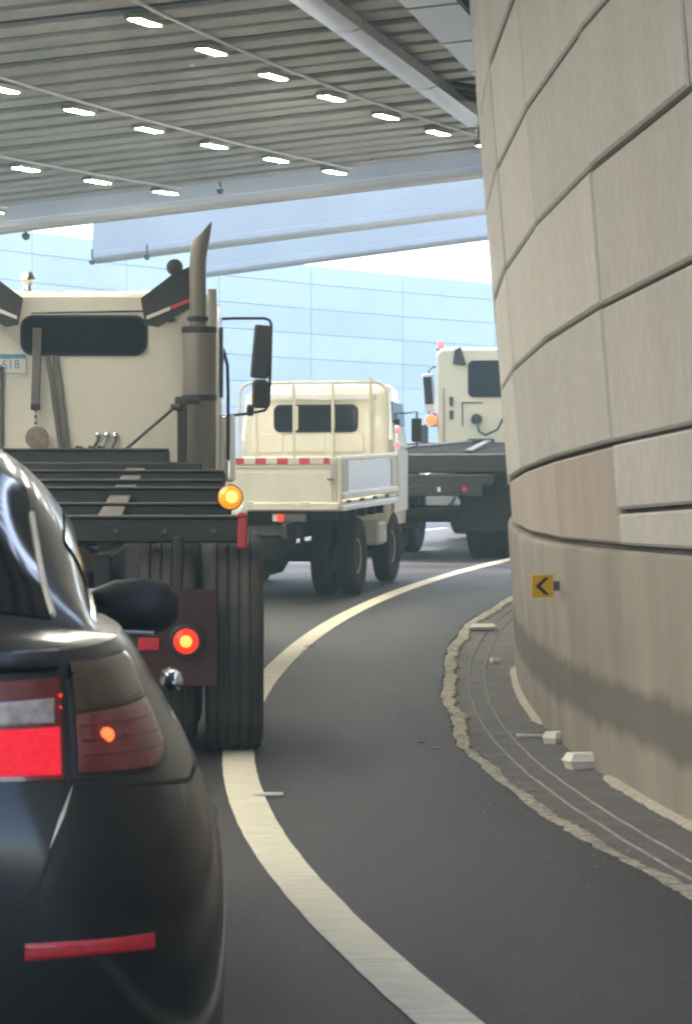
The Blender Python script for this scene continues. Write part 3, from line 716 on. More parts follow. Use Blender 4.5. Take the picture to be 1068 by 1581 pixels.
# air and electric lines looping from the cab back down to the frame
for x0_, x1_, m_ in ((.10, .02, FRAME), (.16, .10, STRAP), (.22, .16, FRAME)):
    MB().tube([(x0_, YB - .01, 1.62), (x0_, YB - .10, 1.58), (x0_ * .6 + x1_ * .4, YB - .35, 1.50), (x1_, YB - .7, 1.53), (x1_, YB - 1.2, 1.535)], .011, 7).build('air_line', m_, T)
    MB().lathe([(0, .02), (-.03, .02), (-.035, .012)], (x0_, YB - .0, 1.62), 'y', 10).build('coupling', CHROME, T)
MB().tube([(-.36, YB - .03, 2.46), (.42, YB - .03, 2.475)], .008, 6).build('gutter_rail', CHROME, T)
for s in (-1, 1):
    poly = [(.40, 2.55), (.61, 2.71), (.76, 2.78), (.76, 2.50), (.52, 2.355), (.43, 2.37)]
    fp = MB().prism([(s * a, YB - .28, b) for a, b in poly], (0, .05, 0)).build('deflector_panel', FRAME, T)
    MB().prism([(s * .44, YB - .29, 2.405), (s * .44, YB - .29, 2.43), (s * .60, YB - .29, 2.495), (s * .60, YB - .29, 2.47)], (0, .008, 0)).build('white_strip', WHITETAPE, fp)
    MB().prism([(s * .605, YB - .29, 2.473), (s * .605, YB - .29, 2.497), (s * .755, YB - .29, 2.56), (s * .755, YB - .29, 2.535)], (0, .008, 0)).build('red_strip', REDTAPE, fp)
    MB().tube([(s * .60, YB - .25, 2.40), (s * .62, YB + .03, 2.42)], .015, 8).build('bracket', FRAME, fp)
    MB().lathe([(-.05, .001), (-.04, .05), (.02, .058), (.05, .03), (.055, .001)], (s * .63, YB - .25, 2.765), 'y', 16).build('work_lamp', MIRR, T)
# roof lamp
rl = MB().lathe([(-.06, .035), (0, .02), (.012, .035), (.04, .055), (.07, .05), (.095, .03), (.10, .001)], (-.40, YB + .2, 2.66), 'z', 18).build('roof_lamp', CHROME, T)
# exhaust stack
ex = MB().lathe([(1.15, .09), (1.2, .114), (2.30, .114), (2.345, .105), (2.36, .06)], (.80, YB - .38, 0), 'z', 32).build('exhaust_stack', EXH, T)
rings = []
for (cx_, cz_, kx) in ((.79, 2.33, 0), (.79, 2.70, 0), (.790, 2.76, 0), (.793, 2.82, -.08), (.800, 2.88, -.15), (.812, 2.935, -.05), (.826, 2.985, .6), (.832, 3.005, 1.15)):
    rings.append([Vector((cx_ + .056 * math.cos(R(a)), YB - .38 + .056 * math.sin(R(a)), cz_ + kx * .056 * math.cos(R(a)))) for a in range(0, 360, 18)])
MB().loft(rings, caps=False).build('pipe', EXH, ex)
for z, rr in ((2.31, .12), (1.85, .119)): MB().lathe([(z, .11), (z + .004, rr), (z + .04, rr), (z + .044, .11)], (.80, YB - .38, 0), 'z', 28).build('clamp_band', FRAME, ex)
MB().lathe([(2.39, .055), (2.395, .072), (2.42, .072), (2.425, .055)], (.79, YB - .38, 0), 'z', 24).build('clamp_band', FRAME, ex)
MB().lathe([(2.20, .03), (2.62, .03)], (.885, YB - .15, 0), 'z', 14).build('intake_pipe', PALEPIPE, T)
# post, rod
MB().box((.69, YB - .62, 1.61), (.065, .07, .50), .008).build('post', FRAME, T)
MB().box((.725, YB - .6, 1.85), (.17, .10, .05), .012).build('post_head', FRAME, T)
MB().tube([(.30, YB - .9, 1.50), (.655, YB - .65, 1.815)], .011, 8).build('brace_rod', FRAME, T)
MB().lathe([(-.03, .02), (.03, .03), (.05, .001)], (.645, YB - .66, 1.805), 'x', 12).build('rod_end', FRAME, T)
# hanging strap, chain, pulley block and slanted hose bars
MB().box((-.32, YB - .10, 2.09), (.062, .02, .53), .006, Matrix.Rotation(R(1.5), 3, 'Y')).build('strap', STRAP, T)
MB().box((-.327, YB - .10, 1.815), (.066, .03, .05), .01).build('strap_end', FRAME, T)
mb = MB()
for k in range(5): mb.lathe([(-.003, .013), (.003, .013)], (-.325, YB - .10, 1.79 - k * .022), 'x' if k % 2 else 'y', 8)
mb.build('chain', STRAP, T)
mb = MB(); mb.lathe([(-.03, .02), (-.03, .075), (-.012, .08), (0, .06), (.012, .08), (.03, .075), (.03, .02)], (-.315, YB - .12, 1.60), 'y', 22); mb.build('pulley_block', HOOK, T)
MB().tube([(-.29, YB - .15, 1.66), (-.25, YB - .16, 1.62), (-.245, YB - .16, 1.56), (-.27, YB - .16, 1.50)], .014, 8).build('hook', HOOK, T)
MB().box((-.20, YB - .05, 1.83), (.03, .03, .68), .008, Matrix.Rotation(R(-8), 3, 'Y')).build('hose_bar', STRAP, T)
MB().box((-.155, YB - .04, 1.83), (.045, .02, .68), .008, Matrix.Rotation(R(-7), 3, 'Y')).build('hose_bar', STRAP, T)
MB().box((-.58, YB - .03, 1.75), (.05, .04, .7), .01).build('hose_bar', STRAP, T)
# licence plate on the cab back
pl = MB().box((-.545, YB - .012, 2.115), (.30, .008, .135), .003).build('licence_plate', PLATE, T)
MB().box((-.545, YB - .0185, 2.163), (.288, .003, .032), .001).build('plate_band', PLATEBLUE, pl)
plate_text('86618', .085, PLATEBLUE, pl, (-.545, YB - .0175, 2.105))
# mirrors on tubular arms
def mirror_set(root, s, yc, x0, xa, zt_):
    """zt_ : height of the top arm"""
    ar = MB().tube([(s * x0, yc - .1, zt_ - .01), (s * (x0 + .12), yc, zt_), (s * (xa - .05), yc, zt_), (s * (xa - .012), yc, zt_ - .015), (s * xa, yc, zt_ - .05), (s * (xa - .01), yc, zt_ - .45), (s * (xa - .02), yc, zt_ - .66), (s * (xa - .05), yc, zt_ - .70), (s * (xa - .17), yc, zt_ - .725), (s * (x0 + .02), yc - .05, zt_ - .75)], .011, 8).build('mirror_arm', FRAME, root)
    m1 = MB(); m1.loft([rrect(.055, -.2, .2, .018, 4, -.02), rrect(.07, -.205, .205, .022, 4, .0), rrect(.066, -.2, .2, .02, 4, .05)])
    o = m1.build('mirror', MIRR, root); o.location = (s * (xa - .075), yc - .02, zt_ - .255); o.rotation_euler = (0, R(5) * s, 0)
    m2 = MB(); m2.loft([rrect(.045, -.1, .1, .03, 5, -.02), rrect(.062, -.11, .11, .035, 5, .0), rrect(.055, -.1, .1, .03, 5, .05)])
    o = m2.build('convex_mirror', MIRR, root); o.location = (s * (xa - .085), yc - .02, zt_ - .575)
    MB().lathe([(-.03, .02), (-.02, .045), (.02, .045), (.03, .02)], (s * (xa - .16), yc, zt_ - .70), 'x', 12).build('arm_joint', MIRR, root)
for s in (-1, 1):
    mirror_set(T, s, 8.0, .90, 1.305, 2.525)
    MB().tube([(s * .90, 7.4, 2.33), (s * .945, 7.42, 2.27), (s * .975, 7.44, 2.15), (s * .98, 7.44, 1.95), (s * .98, 7.44, 1.45)], .013, 8).build('grab_rail', FRAME, T)
    MB().lathe([(1.28, .02), (1.30, .05), (1.76, .05), (1.79, .03)], (s * .985, 7.55, 0), 'z', 16).build('air_cleaner', CHROME, T)

# ------------------------------------------------------------------ light flatbed truck
F = place('light_truck', 'small cream flatbed truck with red and white tape on its tailgate', 'truck', -.73, 30.85, R(-11), 2.5)
for s in (-1, 1):
    wheel(F, s * .80, 0, .385, .20, RUBBER2, s, 32); wheel(F, s * .55, 0, .385, .20, RUBBER2, -s, 32)
    wheel(F, s * .70, 2.5, .375, .20, RUBBER2, s, 32)
    MB().box((s * .36, 1.2, .66), (.07, 4.6, .16), .01).build('chassis_rail', FRAME, F)
    MB().box((s * .66, 1.42, .56), (.42, .42, .24), .03).build('battery_box' if s > 0 else 'fuel_tank', WBOX if s > 0 else FRAME, F)
a = MB().tube([(-.5, 0, .385), (.5, 0, .385)], .06, 12); a.lathe([(-.16, .05), (-.1, .15), (0, .18), (.1, .15), (.16, .05)], (0, 0, .37), 'x', 18); a.build('axle', FRAME, F)
MB().tube([(-.6, 2.5, .36), (.6, 2.5, .36)], .045, 8).build('axle', FRAME, F)
MB().lathe([(-.45, .001), (-.45, .10), (.3, .10), (.3, .001)], (-.30, .9, .42), 'y', 14).build('muffler', FRAME, F)
MB().lathe([(-.22, .18), (-.22, .32), (.0, .36), (.0, .18)], (0, -.55, .60), 'z', 24).build('spare_wheel', RUBBER2, F)
MB().box((-.05, -.75, .66), (1.0, .06, .10), .01).build('rear_crossmember', FRAMEDUST, F)
MB().box((0, .57, .90), (1.74, 3.02, .09), .01).build('bed_floor', CREAM2, F)
for y in (-.7, -.2, .3, .8, 1.3, 1.8): MB().box((0, y, .80), (1.60, .07, .09), .008).build('floor_bearer', FRAME, F)
BR, BF = -.95, 2.08
tg = MB().box((0, BR - .02, 1.12), (1.70, .045, .46), .012).build('tailgate', CREAM2, F)
MB().box((0, BR - .05, .905), (1.76, .06, .085), .015).build('tailgate_sill', CREAM2, F)
MB().box((0, BR - .052, 1.09), (1.62, .012, .30), .005).build('pressed_panel', CREAM2, tg)
MB().box((0, BR - .05, 1.345), (1.70, .02, .065), .004).build('tape_strip', WHITETAPE, tg)
for k in range(8):
    MB().box((-.76 + k * .217, BR - .0625, 1.345), (.105 if k < 7 else .06, .006, .058), .002).build('red_block', REDTAPE, tg)
for s in (-1, 1):
    MB().box((s * .872, BR + .0, 1.13), (.045, .06, .52), .01).build('corner_post', CREAM2, F)
    sg_ = MB().box((s * .868, .57, 1.15), (.02, 2.94, .36), .004).build('side_gate', ALUP, F)
    MB().box((s * .875, .57, 1.365), (.05, 2.98, .05), .012).build('top_rail', ALU, sg_)
    MB().box((s * .888, .57, 1.005), (.05, 3.0, .065), .015).build('bottom_rail', ALU, sg_)
    MB().box((s * .893, .57, .885), (.045, 3.04, .055), .012).build('sill_rail', ALU, F)
    for y in (-.75, -.6, 1.9): MB().box((s * .882, y, 1.19), (.02, .05, .30), .005).build('stake', ALU, sg_)
    for y in (-.6, .1, .8, 1.5): MB().box((s * .895, y, .945), (.02, .16, .03), .006).build('hinge', FRAMEDUST, F)
    MB().box((s * .895, 2.12, 1.30), (.05, .05, .75), .012).build('front_post', ALU, F)
    for z in (1.62, 1.47): MB().lathe([(-.01, .03), (.015, .03), (.025, .001)] if s > 0 else [(-.025, .001), (-.015, .03), (.01, .03)], (s * .90, 2.10, z), 'x', 14).build('side_marker', PINKRED, F)
for s in (-1, 1):
    MB().box((s * .80, BR - .065, 1.22), (.035, .03, .12), .008).build('latch', GALV, tg)
    MB().lathe([(-.03, .012), (.03, .012)], (s * .80, BR - .085, 1.17), 'x', 8).build('latch_pin', CHROME, tg)
for x in (-.55, 0, .55): MB().box((x, BR - .075, .93), (.09, .02, .05), .008).build('hinge', CREAM2, tg)
MB().box((0, BR - .048, 1.285), (1.62, .014, .012), .003).build('pressing', CREAM2, tg)
MB().tube([(-.62, -.4, .62), (-.4, -.2, .45), (-.3, .3, .40)], .03, 8).build('exhaust_pipe', FRAMEDUST, F)
for s in (-1, 1):
    MB().box((s * .36, 0.0, .50), (.06, 1.1, .06), .01).build('leaf_spring', FRAME, F)
    MB().tube([(s * .36, -.2, .45), (s * .34, -.3, .72)], .025, 8).build('damper', FRAMEDUST, F)
# tail light bar
tl = MB().box((.38, BR - .02, .795), (.34, .05, .085), .01).build('tail_lamp', FRAMEDUST, F)
MB().box((.30, BR - .05, .795), (.06, .012, .07), .004).build('red_lens', RED_L, tl)
MB().box((.245, BR - .05, .795), (.045, .012, .07), .004).build('clear_lens', WHITETAPE, tl)
tl = MB().box((-.42, BR - .02, .795), (.34, .05, .085), .01).build('tail_lamp', FRAMEDUST, F)
MB().box((-.34, BR - .05, .795), (.06, .012, .07), .004).build('red_lens', REFLECT, tl)
MB().box((-.33, BR + .05, .60), (.34, .01, .13), .003).build('number_plate', GALV, F)
# cab-over cab: rings stacked upward would taper; loft upward in z
def plan_ring(hw, y0, y1, r_, z, n=5):
    out = []
    for (cx, cy, a0) in ((hw - r_, y0 + r_, -90), (hw - r_, y1 - r_, 0), (-hw + r_, y1 - r_, 90), (-hw + r_, y0 + r_, 180)):
        for k in range(n + 1):
            a = R(a0 + 90 * k / n); out.append(Vector((cx + r_ * math.cos(a), cy + r_ * math.sin(a), z)))
    return out
cb = [(.60, .77, 2.2, 3.80, .05), (.95, .80, 2.19, 3.82, .06), (1.35, .81, 2.18, 3.80, .08), (1.5, .805, 2.18, 3.74, .09), (1.75, .785, 2.20, 3.55, .10), (1.95, .765, 2.24, 3.40, .12), (2.03, .735, 2.28, 3.34, .13), (2.07, .68, 2.36, 3.26, .14), (2.08, .55, 2.5, 3.1, .14)]
MB().loft([plan_ring(hw, y0, 2.2 + (y1 - 2.2) * .72, r_, z + (.045 if z > 1.9 else 0)) for z, hw, y0, y1, r_ in cb]).build('cab', CREAM2, F, sharp=40)
rear_window(F, 2.195, .44, 1.625, 1.885, .055, .11)
for x in (-.2, .2): MB().box((x - .0, 2.155, 1.755), (.03, .012, .262), .004).build('window_bar', CREAM2, F)
for x0_, x1_ in ((-.70, -.36), (-.32, .10), (.14, .52)):
    MB().box(((x0_ + x1_) / 2, 2.178, 1.49), (x1_ - x0_, .02, .2), .008).build('pressed_panel', CREAM2, F)
MB().box((0, 2.185, 1.985), (1.30, .03, .07), .012).build('roof_trim', WBOX, F)
for s in (-1, 1):
    # door and glazing on the flank
    q = [Vector((s * .785, 2.38, 1.70)), Vector((s * .788, 3.10, 1.66)), Vector((s * .782, 3.02, 1.90)), Vector((s * .772, 2.40, 1.93))]
    MB().prism(q, (s * .02, 0, 0)).build('side_window', GLASS, F)
    MB().prism([(s * .803, 2.36, .75), (s * .803, 3.2, .75), (s * .803, 3.2, 1.45), (s * .803, 2.36, 1.45)], (s * .014, 0, 0)).build('door', CREAM2, F)
    MB().prism([(s * .79, 2.22, 1.52), (s * .79, 2.30, 1.52), (s * .742, 2.36, 2.02), (s * .742, 2.28, 2.02)], (s * .035, 0, 0)).build('pillar_trim', ALU, F)
    MB().tube([(s * .78, 3.1, 1.8), (s * .93, 3.16, 1.82), (s * .93, 3.16, 1.45), (s * .80, 3.12, 1.4)], .012, 6).build('mirror_arm', FRAME, F)
    MB().box((s * .93, 3.14, 1.62), (.11, .05, .26), .02).build('mirror', MIRR, F)
MB().box((0, 3.25, 1.70), (1.30, .03, .42), .01, Matrix.Rotation(R(20), 3, 'X')).build('windscreen', GLASS, F)
# guard frame behind the cab
g = MB(); hw = .80; zt_ = 2.135; yg = 2.06
pts = [(-hw, yg, 1.30), (-hw, yg, 1.95)] + [(-hw + .13 - .13 * math.cos(R(a)), yg, zt_ - .13 + .13 * math.sin(R(a))) for a in (20, 45, 70, 90)] + [(hw - .13 + .13 * math.sin(R(a)), yg, zt_ - .13 + .13 * math.cos(R(a))) for a in (0, 20, 45, 70)] + [(hw, yg, 1.95), (hw, yg, 1.30)]
g.tube(pts, .017, 8).build('guard_hoop', PALEPIPE, F)
for x in (-.62, -.21, .21, .62): MB().tube([(x, yg, 1.30), (x, yg, zt_ + (.05 if abs(x) > .5 else 0))], .016, 8).build('guard_bar', PALEPIPE, F)
MB().box((0, yg + .02, 1.30), (1.66, .04, .10), .01).build('headboard', CREAM2, F)

# ------------------------------------------------------------------ far tractor truck
G = place('tractor_truck', 'yellowish cream truck cab with a red beacon, half hidden behind the wall', 'truck', 1.15, 39.0, R(-11.3), 8.4)
for s in (-1, 1):
    for y in (0, 1.3):
        wheel(G, s * .90, y, .52, .29, RUBBER2, s, 32); wheel(G, s * .58, y, .52, .29, RUBBER2, -s, 32)
    wheel(G, s * .95, 7.9, .52, .28, RUBBER2, s, 32)
    MB().box((s * .36, 4.0, .86), (.09, 8.6, .26), .012).build('chassis_rail', FRAME, G)
    MB().box((s * .70, -.62, .62), (.60, .012, .56), .004).build('mud_flap', RUBBER2, G)
for y in (0, 1.3): MB().tube([(-.6, y, .52), (.6, y, .52)], .09, 12).build('axle', FRAME, G)
MB().box((0, -.9, 1.19), (2.3, .14, .24), .02).build('rear_beam', FRAME, G)
MB().box((0, -.95, .985), (1.7, .1, .14), .02).build('bumper_bar', FRAME, G)
bl = MB().box((.28, -.98, .86), (.9, .05, .14), .01).build('lamp_board', FRAME, G)
MB().lathe([(0, .035), (-.012, .03), (-.015, .001)], (.52, -1.005, .87), 'y', 14).build('red_lens', REFLECT, bl)
MB().box((.2, -1.008, .87), (.04, .008, .06), .003).build('clear_lens', WHITETAPE, bl)
MB().box((-.5, -.93, .95), (.5, .06, .04), .01).build('tread_plate', FRAMEDUST, G)
MB().box((-.55, .3, .40), (.6, .25, .12), .03).build('air_tank', FRAMEDUST, G)
rot = Matrix.Rotation(R(.9), 3, 'X')
for k in range(6):
    MB().box((-.95 + k * .38, 1.95, 1.335), (.35, 5.6, .04), .008, rot).build('deck_plank', DECKDARK, G)
MB().box((.25, 1.9, 1.375), (.10, 5.2, .04), .01, rot @ Matrix.Rotation(R(6), 3, 'Z')).build('ramp_bar', FRAMEDUST, G)
MB().box((-.55, 2.2, 1.375), (.10, 4.2, .04), .01, rot @ Matrix.Rotation(R(-8), 3, 'Z')).build('ramp_bar', STRAP, G)
GY = 5.2
cab_shell(G, GY, .90, .98, 2.76, CREAM3)
rear_window(G, GY, .40, 2.06, 2.55, .07)
MB().box((0, GY - .025, 2.12), (.76, .012, .11), .004).build('window_ledge', STRAP, G)
bc = MB().lathe([(0, .07), (.02, .07), (.03, .055)], (-.85, GY + .25, 2.72), 'z', 16).build('beacon', BLACKPLAST, G)
MB().lathe([(0, .052), (.07, .05), (.10, .03), (.105, .001)], (-.85, GY + .25, 2.75), 'z', 16).build('lens', PINKRED, bc)
MB().prism([(-.63, GY - .05, 2.52), (-.60, GY - .05, 2.72), (-.52, GY - .05, 2.76), (-.44, GY - .05, 2.50)], (0, .06, 0)).build('work_lamp', MIRR, G)
for z in (1.985, 1.79): MB().box((-.66, GY - .015, z), (.05, .03, .13), .014).build('vent_slot', MIRR, G)
MB().box((-.77, GY - .008, 1.75), (.012, .02, .85), .004).build('seam', STRAP, G)
MB().box((-.50, GY - .008, 1.80), (.018, .02, .34), .004).build('seam', STRAP, G)
MB().box((-.36, GY - .008, 1.965), (.30, .02, .018), .004).build('seam', STRAP, G)
MB().lathe([(-.07, .02), (-.05, .07), (.0, .08), (.03, .05)], (-.29, GY - .05, 1.73), 'y', 14).build('hose_coupling', MIRR, G)
MB().tube([(-.29, GY - .1, 1.70), (-.22, GY - .25, 1.55), (-.12, GY - .3, 1.50), (.05, GY - .3, 1.58), (.15, GY - .2, 1.8)], .018, 8).build('air_hose', FRAME, G)
MB().box((-.20, GY - .2, 1.42), (.36, .2, .06), .015).build('step_plate', MIRR, G)
lp_ = MB().box((-.93, GY + .02, 1.72), (.08, .08, .2), .015).build('marker_lamp', BLACKPLAST, G)
MB().lathe([(0, .085), (-.04, .075), (-.06, .001)], (-.95, GY - .02, 1.72), 'y', 16).build('lens', ORANGE_L, lp_)
for s in (-1, 1):
    MB().tube([(s * .90, GY + 1.0, 2.46), (s * 1.08, GY + 1.0, 2.50), (s * 1.16, GY + 1.0, 2.44), (s * 1.16, GY + 1.0, 1.80), (s * 1.05, GY + 1.0, 1.72), (s * .9, GY + 1.0, 1.74)], .012, 8).build('mirror_arm', FRAME, G)
    mr_ = MB().loft([rrect(.075, -.27, .27, .02, 4, -.02), rrect(.085, -.28, .28, .025, 4, .0), rrect(.08, -.27, .27, .02, 4, .06)]).build('mirror', GALV, G); mr_.location = (s * 1.16, GY + 1.0, 2.12); mr_.rotation_euler = (0, R(-4), 0)
    MB().box((0, -.026, .03), (.12, .012, .40), .004).build('mirror_glass', GLASS, mr_)
    MB().loft([rrect(.05, -.14, .14, .04, 5, -.02), rrect(.065, -.155, .155, .05, 5, .0), rrect(.06, -.14, .14, .04, 5, .05)]).build('convex_mirror', MIRR, G).location = (s * 1.22, GY + .9, 1.50)

# ------------------------------------------------------------------ black sedan
S = tag(empty('black_sedan', (-1.09, 5.35, 0), (0, 0, R(6.7))), 'dark sedan in the left foreground with its brake light lit', 'car')
NEXP = 7.5; HL = 2.42
FL = [0, .08, .2, .35, .5, .62, .75, .87, .95, 1.0]
WT = [(0, .938), (.08, .942), (.2, .946), (.35, .946), (.5, .935), (.62, .905), (.75, .862), (.87, .805), (.95, .77), (1, .74)]
YRT = [(0, .05), (.08, .025), (.2, .01), (.35, 0), (.5, 0), (.62, .005), (.75, .03), (.87, .055), (.95, .06), (1, .085)]
YFT = [(0, .12), (.2, .02), (.5, 0), (.75, .06), (1, .22)]
ZST = [(0, .945), (.5, .965), (1.2, .965), (2.2, .95), (3.4, .90), (4.2, .80), (4.6, .70), (4.85, .62)]
Z0 = .17
def outline(f):
    """right half outline, from rear centre round to front centre"""
    W = smooth_tab(WT, f); y0 = smooth_tab(YRT, f); y1 = 4.85 - lerp_tab(YFT, f)
    b = (y1 - y0) / 2; yc = (y0 + y1) / 2; pts = []
    sw = .86; yb_ = (1 - sw ** NEXP) ** (1 / NEXP)
    bulge = lambda x: -.045 * (1 - (x / W) ** 2)
    for k in range(14):
        x = sw * k / 13; pts.append((W * x, yc - b * (1 - x ** NEXP) ** (1 / NEXP) + bulge(W * x)))
    ts = [yb_ - (yb_ - .86) * (k / 8) for k in range(1, 9)] + [.86 - 1.72 * k / 60 for k in range(1, 61)] + [-.86 - (yb_ - .86) * (k / 8) for k in range(1, 9)]
    for t in ts:
        pts.append((W * (1 - abs(t) ** NEXP) ** (1 / NEXP), yc - b * t + (bulge(W * (1 - abs(t) ** NEXP) ** (1 / NEXP)) if t > .8 else 0)))
    for k in range(1, 14):
        x = sw * (1 - k / 13); pts.append((W * x, yc + b * (1 - x ** NEXP) ** (1 / NEXP)))
    return pts
def body_pt(f, x, y): return Vector((x, y, Z0 + f * (smooth_tab(ZST, y) - Z0)))
ARCH = [(1.06, .33, .37), (3.86, .33, .37)]
mb = MB(); lines = []
FL2 = [0, .04, .08, .14, .2, .27, .35, .43, .5, .56, .62, .68, .75, .81, .87, .91, .95, .98, 1.0]
for f in FL2:
    h = outline(f); full = [(x, y) for x, y in h] + [(-x, y) for x, y in h[::-1][1:-1]]
    lines.append([body_pt(f, x, y) for x, y in full])
n = len(lines[0]); vs = [p for l in lines for p in l]; fs = []
for i in range(len(lines) - 1):
    for k in range(n):
        q = (i * n + k, i * n + (k + 1) % n, (i + 1) * n + (k + 1) % n, (i + 1) * n + k)
        c = sum((vs[j] for j in q), Vector()) / 4
        if abs(c.x) > .7 and any((c.y - ay) ** 2 + (c.z - az) ** 2 < ar ** 2 for ay, az, ar in ARCH): continue
        fs.append(q)
for p in vs:
    for ay, az, ar in ARCH:
        d = math.hypot(p.y - ay, p.z - az)
        if abs(p.x) > .7 and abs(d - ar) < .045: 
            p.y = ay + (p.y - ay) * ar / d; p.z = max(Z0, az + (p.z - az) * ar / d)
mb.add(vs, fs)
# top skin: deck, waist and bonnet
top = [p for p in lines[-1]]; hl = len(outline(1.0)); rows = []
for k in range(hl):
    pr = top[k]; pl_ = Vector((-pr.x, pr.y, pr.z)); row = []
    for j in range(13):
        t_ = j / 12; x = pr.x + (pl_.x - pr.x) * t_
        e = 1 - abs(2 * t_ - 1) ** 2.2
        row.append(Vector((x, pr.y, pr.z + .05 * e * min(1, abs(pr.x) / .5))))
    rows.append(row)
mb.loft(rows, closed=False)
mb.add([Vector((x, y, Z0)) for x, y in outline(0)] , [])
body = mb.build('body', BLACKPAINT, S, sharp=50)
MB().loft([[Vector((x * .97, y, Z0 + .01)) for x, y in outline(0)] , [Vector((-x * .97, y, Z0 + .01)) for x, y in outline(0)]], closed=False).build('underbody', BLACKPLAST, S)
for s in (-1, 1):
    for ay, az, ar in ARCH:
        w_ = MB().lathe([(-.11, .2), (-.11, .30), (-.09, .325), (.09, .325), (.11, .30), (.10, .22), (.06, .215), (.05, .06), (.06, .001)] if s > 0 else [(-.06, .001), (-.05, .06), (-.06, .215), (-.10, .22), (-.11, .30), (-.09, .325), (.09, .325), (.11, .30), (.11, .2)], (s * .79, ay, .325), 'x', 30).build('wheel', RUBBER, S)
        MB().lathe([(0, .20), (.012, .19), (.005, .05), (.02, .001)] if s > 0 else [(0, .20), (-.012, .19), (-.005, .05), (-.02, .001)], (s * .855, ay, .325), 'x', 24).build('rim', RIMMET, w_)
        MB().lathe([(-.02, .37), (.0, .37)] , (s * .66, ay, .33), 'x', 28).build('wheel_well', BLACKPLAST, S)
# greenhouse
GZ = [(.36, .965), (.55, 1.045), (.8, 1.165), (1.05, 1.285), (1.35, 1.385), (1.75, 1.44), (2.15, 1.452), (2.6, 1.425), (2.9, 1.345), (3.2, 1.19), (3.45, 1.04), (3.6, .955)]
GW = [(.36, .71), (.6, .69), (.9, .68), (1.35, .69), (2.4, .71), (3.1, .69), (3.6, .62)]
GB = .935
def gpt(y, q, off=0.0):
    """q -1..1 across the cabin, 0 = roof centre line"""
    w = smooth_tab(GW, y); h = smooth_tab(GZ, y) - GB; a = (1 - abs(q)) * math.pi / 2; n_ = 2.5
    return Vector((math.copysign((w + off) * math.cos(a) ** (2 / n_), q), y, GB + (h + off) * math.sin(a) ** (2 / n_)))
def gstrip(ys_, qs_, off=0.0):
    return [[gpt(y, q, off) for q in qs_] for y in ys_]
qs = [-1 + 2 * k / 40 for k in range(41)]
MB().loft(gstrip(frange(.36, 3.6, .09), qs), closed=False).build('cabin', BLACKPAINT, S, sharp=50)
# glass: rear screen, windscreen, side windows as skins just proud of the cabin
rq = lambda y: lerp_tab([(.5, .60), (.9, .58), (1.3, .54)], y)
rows = []
for y in frange(.50, 1.30, .08):
    e = rq(y); rows.append([gpt(y, -e + 2 * e * k / 24, .004) for k in range(25)])
rw = MB().loft(rows, closed=False).build('rear_window', CARGLASS, S, sharp=50)
for s in (-1, 1):
    MB().tube([gpt(y, s * rq(y), .006) for y in frange(.52, 1.10, .08)], .006, 6).build('window_trim', PALEPIPE, rw)
rows = []
for y in frange(2.72, 3.5, .08): rows.append([gpt(y, -.60 + 1.2 * k / 24, .004) for k in range(25)])
MB().loft(rows, closed=False).build('windscreen', CARGLASS, S, sharp=50)
for s in (-1, 1):
    for (ya, yb_) in ((1.15, 2.0), (2.06, 2.95)):
        rows = []
        for y in frange(ya, yb_, .08): rows.append([gpt(y, s * (.93 - .22 * k / 8), .004) for k in range(9)])
        MB().loft(rows, closed=False).build('side_window', CARGLASS, S, sharp=50)
    MB().tube([gpt(y, s * .95, .006) for y in frange(.95, 3.1, .1)], .007, 6).build('belt_trim', CHROME, S)
# skin patches on the tail
def arc_table(f):
    pts = outline(f); acc = [0]
    for a, b in zip(pts, pts[1:]): acc.append(acc[-1] + math.hypot(b[0] - a[0], b[1] - a[1]))
    return pts, acc
def skin(arc, z, off, s=1):
    f = (z - Z0) / (.95 - Z0); f = max(0, min(1, f))
    def raw(arc_, f_):
        pts, acc = arc_table(f_)
        for i in range(len(acc) - 1):
            if arc_ <= acc[i + 1]:
                t_ = (arc_ - acc[i]) / (acc[i + 1] - acc[i]); return body_pt(f_, pts[i][0] + (pts[i + 1][0] - pts[i][0]) * t_, pts[i][1] + (pts[i + 1][1] - pts[i][1]) * t_)
    p = raw(arc, f); a = raw(arc + .01, f) - raw(max(0, arc - .01), f); u_ = raw(arc, min(1, f + .02)) - raw(arc, max(0, f - .02))
    nrm = a.cross(u_).normalized()
    p = p + nrm * off
    return Vector((s * p.x, p.y, p.z))
def patch(name, m, parent, arcs, zlo, zhi, off, s=1, nz=6, thick=0.012, rim=.006):
    """raised skin piece between curves zlo(arc) and zhi(arc); edges roll back to the body"""
    rows = []
    for i, a in enumerate(arcs):
        l, h = zlo(a), zhi(a); edge = i in (0, len(arcs) - 1)
        row = [skin(a, l, off - thick, s)]
        for k in range(nz + 1): row.append(skin(a, l + (h - l) * k / nz, off - (rim if edge or k in (0, nz) else 0), s))
        row.append(skin(a, h, off - thick, s)); rows.append(row)
    rows = [[skin(arcs[0], zlo(arcs[0]) + (zhi(arcs[0]) - zlo(arcs[0])) * max(0, min(1, (k - 1) / nz)), off - thick, s) for k in range(nz + 3)]] + rows + [[skin(arcs[-1], zlo(arcs[-1]) + (zhi(arcs[-1]) - zlo(arcs[-1])) * max(0, min(1, (k - 1) / nz)), off - thick, s) for k in range(nz + 3)]]
    return MB().loft(rows, closed=False).build(name, m, parent, sharp=50)
